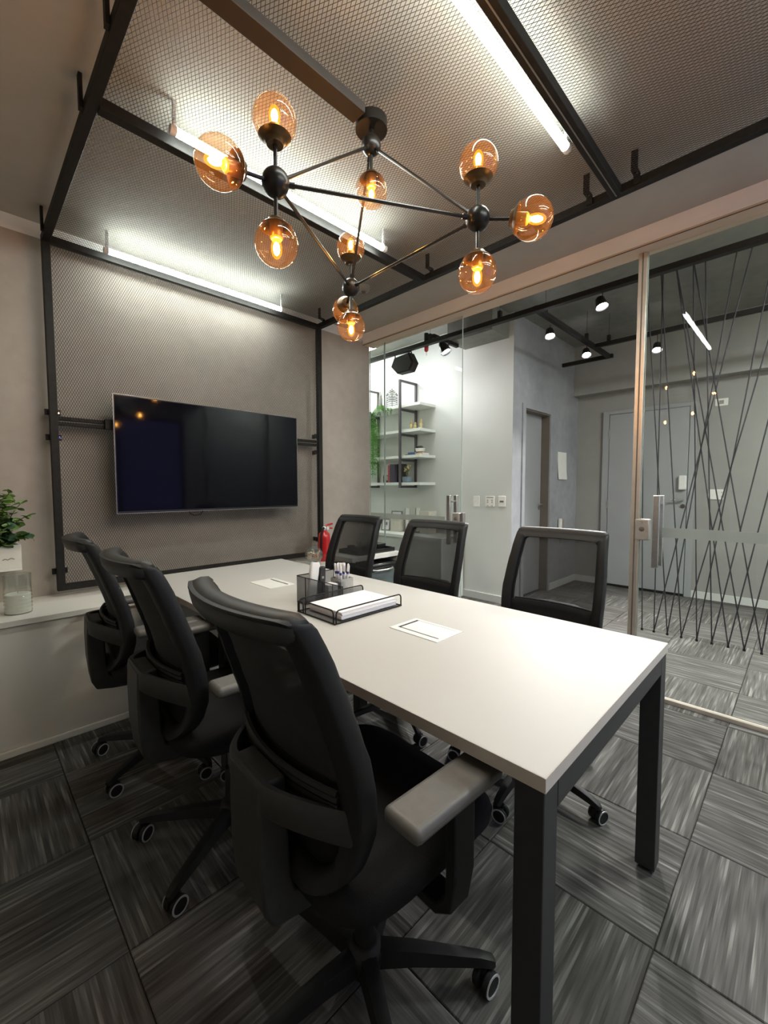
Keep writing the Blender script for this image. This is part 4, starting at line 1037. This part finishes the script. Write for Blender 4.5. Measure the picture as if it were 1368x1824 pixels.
MB().lathe([(.058, .040), (.060, .046), (.056, .052), (.051, .048)], 28, Mp, cap=False).build('chrome_rim', M_CHROME, pc, smooth=True)
MB().lathe([(.045, .030), (.02, .036)], 24, Mp).build('lamp_face', M_HALLLAMP, pc, smooth=True)
MB().tube([(-.0, .05, -.01), (-.0, .06, .06), (-.0, .0, .082), (-.0, -.06, .06), (-.0, -.05, -.01)], .005, 6).build('lamp_yoke', M_BLACKMETAL, pc, smooth=True)
rp = thing('red_plug', (3.43, 2.815, 2.70), 'red hanging plug connector under a black socket on the hall rail', 'plug')
MB().lathe([(.022, .0), (.022, .10)], 14).build('socket', M_BLACKMETAL, rp, smooth=True)
MB().lathe([(.014, -.005), (.024, -.02), (.022, -.07), (.010, -.085)], 16).build('plug_body', M_RED, rp, smooth=True)
MB().tube([(0, 0, -.08), (.003, 0, -.12)], .004, 6).build('plug_tip', M_STEEL, rp, smooth=True)
spot_light('wall_wash', (3.50, 2.95, 2.53), (4.03, 3.3, 1.55), WALL_WASH, math.radians(140), (.98, 1, .97), 0.06, 0.9)
spot_light('par_beam', (3.53, 2.63, 2.58), (3.95, 2.4, 1.2), WALL_WASH * .9, math.radians(120), (.98, 1, .97), 0.05, 0.9)

# ---- hall shelves
SHZ = (2.178, 1.884, 1.582, 1.262)
for z, nm in zip(SHZ, ('topmost', 'second from the top of the four', 'third from the top of the four', 'lowest')):
    o = bx(3.74, 4.029, 3.16, 4.95, z, z + .032).build('wall_shelf', M_SHELF, bevel=0.001)
    tag(o, 'white wall shelf in the hall, %s' % nm, 'shelf', 'white shelves on the hall wall')
def shelf_frame(y, label):
    t = thing('shelf_frame', (3.9, y, 1.23), label, 'shelf frame', 'dark shelf frames')
    bx(-.186, -.162, -.012, .012, 0, 1.275).build('front_post', M_WOODDARK, t)
    bx(.100, .124, -.012, .012, 0, 1.275).build('back_post', M_WOODDARK, t)
    for z in (0.012, .330, .632, .926, 1.263):
        bx(-.161, .099, -.012, .012, z - .012, z + .012).build('cross_bar', M_WOODDARK, t)
shelf_frame(3.455, 'dark metal frame hung through the shelves at their glass door end')
shelf_frame(4.118, 'dark metal frame through the shelves behind the fern')
# two wire towers on the top shelf
def wire_tower(y, label, w_, h, x=3.88):
    t = thing('wire_tower', (x, y, SHZ[0] + .032), label, 'ornament', 'wire towers on the top shelf')
    o = MB(); r = .0032
    for sx in (-1, 1):
        for sy in (-1, 1): o.tube([(sx * w_, sy * w_, 0), (sx * w_, sy * w_, h * .68)], r, 6)
    n = 8
    for k in range(n + 1):
        z = h * .68 * k / n
        o.tube([(-w_, -w_, z), (w_, -w_, z), (w_, w_, z), (-w_, w_, z)], r * .8, 5, closed=True)
    for k in range(n):
        z0, z1 = h * .68 * k / n, h * .68 * (k + 1) / n
        if k in (0, 4, 5, 6):
            for (a, b) in (((-w_, -w_), (w_, -w_)), ((-w_, -w_), (-w_, w_))):
                o.tube([(a[0], a[1], z0), (b[0], b[1], z1)], r * .7, 5); o.tube([(b[0], b[1], z0), (a[0], a[1], z1)], r * .7, 5)
    o.build('tower_cage', M_BLACKMETAL, t)
    q = MB()
    for k, (s, z) in enumerate(((1.12, .68), (.95, .74), (.55, .82), (.42, .88))):
        q.tube([(-w_ * s, -w_ * s, h * z), (w_ * s, -w_ * s, h * z), (w_ * s, w_ * s, h * z), (-w_ * s, w_ * s, h * z)], r, 5, closed=True)
    for sx in (-1, 1):
        for sy in (-1, 1): q.tube([(sx * w_ * 1.12, sy * w_ * 1.12, h * .68), (sx * w_ * .95, sy * w_ * .95, h * .74), (sx * w_ * .42, sy * w_ * .42, h * .88), (0, 0, h * .97)], r * .9, 5)
    q.tube([(0, 0, h * .95), (0, 0, h * 1.04)], r, 5)
    q.build('tower_roof', M_BLACKMETAL, t)
wire_tower(3.735, 'broad dark wire clock tower ornament in the middle of the top shelf', .048, .26)
def statuette(y):
    t = thing('statuette', (3.86, y, SHZ[0] + .032), 'slender dark tower statuette on a stepped foot on the top shelf', 'ornament')
    MB().box(-.045, .045, -.055, .055, 0, .016).box(-.032, .032, -.04, .04, .016, .035).build('pedestal', M_GALV, t)
    MB().loft([[(a * s, b * s, z) for a, b in ((-1, -1), (1, -1), (1, 1), (-1, 1))] for s, z in ((.028, .035), (.020, .06), (.017, .16), (.012, .20), (.006, .215), (.002, .255))]).build('tower_shaft', M_GALV, t)
statuette(3.92)
# hanging fern
fern = thing('hanging_fern', (3.80, 3.90, 2.10), 'bright green trailing fern hanging in front of the hall shelves', 'plant')
MB().lathe([(.045, -.10), (.06, -.09), (.072, 0), (.066, 0), (.05, -.08)], 24, Matrix.Translation((-.14, 0, -.02)), cap=False).build('pot', M_BLACKMETAL, fern, smooth=True)
bx(-.15, -.13, -.01, .01, -.02, .072).build('pot_hook', M_BLACKMETAL, fern)
fo = MB(); rf = random.Random(5)
for k in range(75):
    a = rf.uniform(0, 2 * PI); ln = rf.uniform(.25, .78); sp2 = rf.uniform(.03, .16)
    if k > 62: a = rf.uniform(-2.0, -1.2); ln = rf.uniform(.03, .12); sp2 = rf.uniform(.26, .34)
    p0 = Vector((-.14, 0, 0)); pts = []
    for q in range(9):
        t = q / 8
        pts.append(p0 + Vector((math.cos(a) * sp2 * min(1, t * 2.2) * .8, math.sin(a) * sp2 * min(1, t * 2.2), .10 * math.sin(PI * min(1, t * 1.6)) * (1 - t) - ln * t ** 1.4)))
        if k > 62: pts[-1].z += .13 * t
    fo.tube([tuple(p) for p in pts], .0016, 4)
    for q in range(1, 9):
        dr_ = (pts[q] - pts[q - 1]).normalized()
        sd = dr_.cross(Vector((math.cos(a + .3), math.sin(a + .3), .15))).normalized()
        for s in (-1, 1):
            for h_ in (0, .5):
                b0 = pts[q - 1].lerp(pts[q], h_); tip = b0 + sd * s * rf.uniform(.018, .034) + dr_ * .022
                n_ = sd.cross(dr_) * .003
                m_ = b0.lerp(tip, .5)
                fo.add([tuple(b0), tuple(m_ + dr_ * .006 + n_), tuple(tip), tuple(m_ - dr_ * .006 + n_)], [(0, 1, 2, 3)])
f_ = fo.build('fronds', M_FERN, fern); f_['kind'] = 'stuff'
# small things on the shelves
def figure(y, h, label):
    t = thing('yellow_figurine', (3.90, y, SHZ[1] + .032), label, 'figurine', 'yellow figurines')
    MB().lathe([(.020, 0), (.022, .01), (.012, .03), (.018, h * .35), (.020, h * .55), (.011, h * .70), (.016, h * .82), (.012, h * .95), (.003, h)], 16).build('body', M_YELLOW, t, smooth=True)
    MB().lathe([(.026, 0), (.026, .006)], 16).build('foot', M_YELLOW, t, smooth=True)
figure(3.430, .12, 'pale yellow figurine behind the frame post on the second shelf'); figure(3.366, .10, 'shorter pale yellow figurine on the second shelf'); figure(3.278, .13, 'pale yellow figurine nearest the free end of the second shelf')
def book(name, x0, x1, y0, y1, z0, z1, m, label, axis, group=None):
    """axis: thin direction of the book"""
    t = thing(name, ((x0 + x1) / 2, (y0 + y1) / 2, z0), label, 'book', group)
    hx_, hy_, hz_ = (x1 - x0) / 2, (y1 - y0) / 2, z1 - z0; c_ = .002
    if axis == 'z':
        MB().box(-hx_, hx_, -hy_, hy_, 0, c_).box(-hx_, hx_, -hy_, hy_, hz_ - c_, hz_).box(-hx_, -hx_ + c_, -hy_, hy_, c_, hz_ - c_).build('cover', m, t)
        bx(-hx_ + c_, hx_ - .004, -hy_ + .004, hy_ - .004, c_, hz_ - c_).build('pages', M_PAPER, t)
    else:
        MB().box(-hx_, hx_, -hy_, -hy_ + c_, 0, hz_).box(-hx_, hx_, hy_ - c_, hy_, 0, hz_).box(-hx_, -hx_ + c_, -hy_ + c_, hy_ - c_, 0, hz_).build('cover', m, t)
        bx(-hx_ + c_, hx_ - .004, -hy_ + c_, hy_ - c_, .004, hz_ - .004).build('pages', M_PAPER, t)
    return t
z3 = SHZ[2] + .032
book('book', 3.80, 3.94, 3.290, 3.440, z3, z3 + .014, M_NAVY, 'dark closed book lying flat at the bottom on the third shelf', 'z', 'flat books on the third shelf')
book('book', 3.80, 3.92, 3.285, 3.395, z3 + .0145, z3 + .034, M_BLUE, 'bright blue closed book lying flat on the dark one', 'z', 'flat books on the third shelf')
book('book', 3.80, 3.93, 3.17, 3.275, z3, z3 + .026, M_TAN, 'tan closed book lying flat near the end of the third shelf', 'z', 'flat books on the third shelf')
cp_ = thing('white_bowl', (3.86, 3.255, z3 + .0345), 'small white bowl with a dark succulent standing on the books', 'plant')
MB().lathe([(.030, 0), (.052, .008), (.060, .045), (.056, .045), (.048, .012)], 24, cap=False).build('bowl', M_CERAMIC, cp_, smooth=True)
MB().lathe([(.050, .035), (.050, .04)], 20).build('soil', M_SOIL, cp_, smooth=True)
for k in range(9):
    a = k * 2.4; r_ = .012 + .02 * (k / 9)
    MB().sphere((r_ * math.cos(a), r_ * math.sin(a), .055), .016, 8, 6, (1, 1, 1.3)).build('succulent_leaf', M_LEAF2, cp_, smooth=True)
z4 = SHZ[3] + .032
book('book', 3.76, 3.93, 3.662, 3.690, z4, z4 + .215, M_BOOKRED, 'red upright book at the fern end of the lowest shelf', 'y', 'upright books on the lowest shelf')
book('book', 3.76, 3.93, 3.618, 3.660, z4, z4 + .225, M_NAVY, 'dark navy upright book next to the red one', 'y', 'upright books on the lowest shelf')
book('book', 3.76, 3.93, 3.575, 3.616, z4, z4 + .222, M_NAVY, 'navy upright book against the frame post', 'y', 'upright books on the lowest shelf')
book('book', 3.80, 3.93, 3.530, 3.572, z4, z4 + .228, M_BLACKGLOSS, 'black upright book behind the yellow flowers', 'y', 'upright books on the lowest shelf')
fp = thing('yellow_flower_pot', (3.85, 3.450, z4), 'blue grey pot with yellow flowers on the lowest shelf', 'plant')
MB().lathe([(.045, 0), (.058, .01), (.062, .068), (.055, .070), (.05, .02)], 24, cap=False).build('pot', M_BLUEPOT, fp, smooth=True)
MB().lathe([(.052, .055), (.052, .06)], 20).build('soil', M_SOIL, fp, smooth=True)
fs_ = MB(); rf = random.Random(3)
for k in range(16):
    a = k * 2.4; r_ = .008 + .034 * rf.random(); h_ = rf.uniform(.11, .21)
    tip = (r_ * math.cos(a), r_ * math.sin(a), h_)
    fs_.tube([(0, 0, .055), (tip[0] * .5, tip[1] * .5, h_ * .6), tip], .0016, 4)
    MB().sphere(tip, rf.uniform(.010, .016), 8, 5, (1, 1, .8)).build('flower', M_YELLOW if k % 3 else M_STEM, fp, smooth=True)
fs_.build('stem', M_STEM, fp)
gv = thing('glass_vase', (3.86, 3.79, z4), 'small clear glass vase between the fern and the red book', 'vase')
MB().lathe([(.022, 0), (.026, .03), (.018, .08), (.022, .10), (.02, .10), (.016, .08)], 20, cap=False).build('vase_wall', M_CLEAR, gv, smooth=True)
MB().lathe([(.021, 0), (.021, .025), (.01, .03)], 16).build('vase_fill', M_BLACKGLOSS, gv, smooth=True)
bt = thing('dark_bottle', (3.88, 3.87, z4), 'slim dark bottle standing just beside the fern on the lowest shelf', 'bottle')
MB().lathe([(.014, 0), (.016, .02), (.016, .08), (.006, .11), (.006, .15)], 16).build('bottle_body', M_BLACKGLOSS, bt, smooth=True)
MB().lathe([(.007, .15), (.007, .165)], 12).build('bottle_cap', M_GALV, bt, smooth=True)

# ---- low hall cabinet with frames and boxes
hc = thing('hall_cabinet', (3.79, 3.9, 0), 'low white hall cabinet under the shelves holding picture frames', 'cabinet')
lp(hc, 3.58, 4.011, 2.72, 4.95, 0.655, 0.690, 'cabinet_top', M_SHELF, 0.001)
lp(hc, 3.60, 4.011, 2.74, 4.95, 0.0, 0.654, 'cabinet_body', M_HWHITE, 0.002)
for y in (3.29, 3.84, 4.39): lp(hc, 3.5985, 3.601, y - .002, y + .002, 0.03, .64, 'door_gap', M_GREYMARK, 0)
def pframe(y, x, w_, h, label, rz=0.0, m=M_GALV):
    t = thing('picture_frame', (x, y, .690), label, 'picture frame', 'picture frames on the hall cabinet', rz)
    Mt = Matrix.Rotation(0.18, 4, 'Y')
    o = MB(); b_ = .012
    for a in ((-w_, w_, 0, b_), (-w_, w_, h - b_, h), (-w_, -w_ + b_, b_, h - b_), (w_ - b_, w_, b_, h - b_)): o.box(-.007, .007, a[0], a[1], a[2], a[3], Mt)
    o.build('frame_border', m, t)
    MB().box(-.001, .003, -w_ + b_, w_ - b_, b_, h - b_, Mt).build('picture', M_PAPER, t)
    MB().box(.02, .024, -.02, .02, 0, h * .7, Matrix.Rotation(-0.12, 4, 'Y')).build('stand', m, t)
    return t
fr1 = pframe(3.775, 3.80, .062, .15, 'small picture frame with a white certificate at the front of the hall cabinet', 0.25)
for k in range(4): MB().box(-.0022, -.0012, -.03 + .004 * k, .03 - .006 * k, .10 - k * .016, .104 - k * .016, Matrix.Rotation(.18, 4, 'Y')).build('printed_line', M_GREYMARK, fr1)
pframe(3.73, 3.98 - .05, .085, .245, 'taller picture frame at the back, standing behind the certificate frame', 0.1)
def obox(y0, y1, x0, x1, h, label, m):
    t = thing('storage_box', ((x0 + x1) / 2, (y0 + y1) / 2, .690), label, 'box', 'boxes on the hall cabinet')
    bx(-(x1 - x0) / 2, (x1 - x0) / 2, -(y1 - y0) / 2, (y1 - y0) / 2, 0, h * .82).build('box_body', m, t, bevel=.002)
    bx(-(x1 - x0) / 2 - .003, (x1 - x0) / 2 + .003, -(y1 - y0) / 2 - .003, (y1 - y0) / 2 + .003, h * .82, h).build('box_lid', m, t, bevel=.002)
obox(3.52, 3.67, 3.78, 3.92, .17, 'beige lidded box next to the picture frames', M_BEIGEBOX)
obox(3.09, 3.225, 3.82, 3.96, .265, 'beige lidded box near the end of the hall cabinet', M_BEIGEBOX)
for (y, h, nm) in ((3.455, .29, 'tall narrow white trophy block beside the beige box'), (3.285, .30, 'tall narrow white trophy block with a dark edge, nearer the cabinet end')):
    t = thing('trophy_block', (3.86, y, .690), nm, 'trophy', 'white blocks on the hall cabinet')
    bx(-.028, .028, -.030, .030, .0, .02).build('trophy_base', M_GALV, t)
    bx(-.008, .008, -.024, .024, .02, h).build('trophy_plate', M_SHELF, t)
    bx(-.010, .010, .0245, .030, .02, h).build('trophy_edge', M_JAMB, t)

# ---- fittings on the hall walls
def plate(name, loc, w_, h, label, cat, group=None, ax='x', m=M_CERAMIC):
    t = thing(name, loc, label, cat, group)
    if ax == 'x': bx(-.010, 0, -w_ / 2, w_ / 2, -h / 2, h / 2).build('cover_plate', m, t, bevel=.004)
    else: bx(-w_ / 2, w_ / 2, -.010, 0, -h / 2, h / 2).build('cover_plate', m, t, bevel=.004)
    return t
g_ = 'switch plates on the white hall wall'
t = plate('wall_switch', (4.03, 2.582, 1.08), .078, .118, 'white wall switch plate with one rocker, nearest the glass door handle', 'switch', g_)
bx(-.0125, -.010, -.018, .018, -.006, .010).build('rocker', M_WHITE, t)
t = plate('wall_socket', (4.03, 2.413, 1.082), .112, .116, 'square white double socket plate between two switches', 'socket', g_)
for y in (-.026, .026):
    for z in (-.008, .012): bx(-.0125, -.010, y - .006, y + .006, z - .006, z + .006).build('socket_hole', M_GREYMARK, t)
    bx(-.0115, -.010, y - .012, y + .012, -.050, -.044).build('socket_mark', M_GREYMARK, t)
bx(-.0115, -.010, -.04, .04, .040, .048).build('plate_mark', M_GREYMARK, t)
t = plate('wall_switch', (4.03, 2.272, 1.085), .084, .114, 'white wall plate with a dark port, nearest the grey wall', 'switch', g_)
bx(-.0125, -.010, -.022, .022, -.010, .008).build('port', M_JAMB, t)
t = plate('wall_switch', (5.75, .703, 1.152), .130, .110, 'white double switch plate beside the entrance door', 'switch')
for z in (-.022, .022):
    bx(-.0125, -.010, -.045, -.005, z - .012, z + .012).build('rocker', M_WHITE, t)
    bx(-.0125, -.010, -.055, -.048, z - .006, z + .006).build('switch_mark', M_GREYMARK, t)
t = plate('emergency_light', (5.75, .686, 2.128), .110, .078, 'small white emergency light high above the entrance switch', 'light')
bx(-.0125, -.010, -.02, .02, -.02, .02).build('lens', M_GREYMARK, t)
ppr = MB(); N_ = 10
rr_ = []
for k in range(N_ + 1):
    z = 1.328 + .335 * k / N_; b_ = .018 * (1 - k / N_) ** 2.2 + .0015
    rr_.append([(5.145, 2.165 - b_, z), (5.405, 2.165 - b_ * .8, z), (5.405, 2.165 - b_ * .8 + .0012, z), (5.145, 2.165 - b_ + .0012, z)])
ppr.loft(rr_); q = ppr.build('paper_sheet', M_CERAMIC); tag(q, 'white paper sheet on the grey hall wall, its lower edge curling out', 'paper')
ic = thing('intercom_phone', (5.26, 2.165, .74), 'pale intercom handset on the grey wall, seen through the chair mesh', 'intercom')
bx(-.05, .05, -.03, 0, -.10, .10).build('intercom_base', M_GREYMARK, ic, bevel=.006)
bx(-.09, -.052, -.05, -.01, -.11, .11).build('handset', M_CERAMIC, ic, bevel=.01)
MB().tube([(-.07, -.03, -.11), (-.06, -.03, -.19), (-.03, -.03, -.20), (-.02, -.015, -.10)], .004, 6).build('handset_cord', M_GREYMARK, ic, smooth=True)

# ---- string screen between floor hooks and the hall ceiling
ss = thing('string_screen', (4.12, 0.4, 0), 'screen of crossing black cords stretched from hall floor to ceiling', 'screen')
By = [.97, .881, .785, .688, .585, .489, .389, .294, .196, .098, 0.0, -.10, -.20, -.30, -.40]
Ty = [1.022, .92, .818, .704, .628, .535, .436, .347, .317, .22, .12, .02, -.08, -.18, -.28, -.38, -.5]
pairs = [(0, 1.045), (1, .905), (1, .347), (2, 1.022), (2, .436), (3, .92), (3, .10), (4, .704), (4, .22), (5, .628), (5, .02), (6, .818), (6, -.08), (7, .815), (7, -.18), (8, .704), (8, -.05), (9, -.28), (10, -.3), (11, .12), (12, -.5)]
for k, (b, ty) in enumerate(pairs):
    y0 = By[b]
    MB().tube([(0, y0 - .4, .012), (0, ty - .4, HC)], .0046, 6).build('cord', M_CORD, ss, smooth=True)
for y0 in By[:14]:
    MB().box(-.006, .006, y0 - .4 - .008, y0 - .4 + .008, 0, .018).build('floor_hook', M_BLACKMETAL, ss)

# added fill light for the hall: glowing panels out of view at both ends
for (x, y) in ((3.5, -0.85), (3.45, 4.2)):
    t = thing('hall_fill_panel', (x, y, HC), 'added square fill light panel, out of view, in the hall at %s' % ('the entrance end' if y < 0 else 'the shelf end'), 'lamp', 'added hall fill panels')
    bx(-.32, .32, -.32, .32, -.03, 0).build('panel_frame', M_WHITE, t)
    bx(-.30, .30, -.30, .30, -.034, -.0305).build('panel_diffuser', emit('hall_fill_glow_%d' % int(x * 100), (.96, 1, .96), HALL_FILL * (.36 if y < 0 else .10)), t)
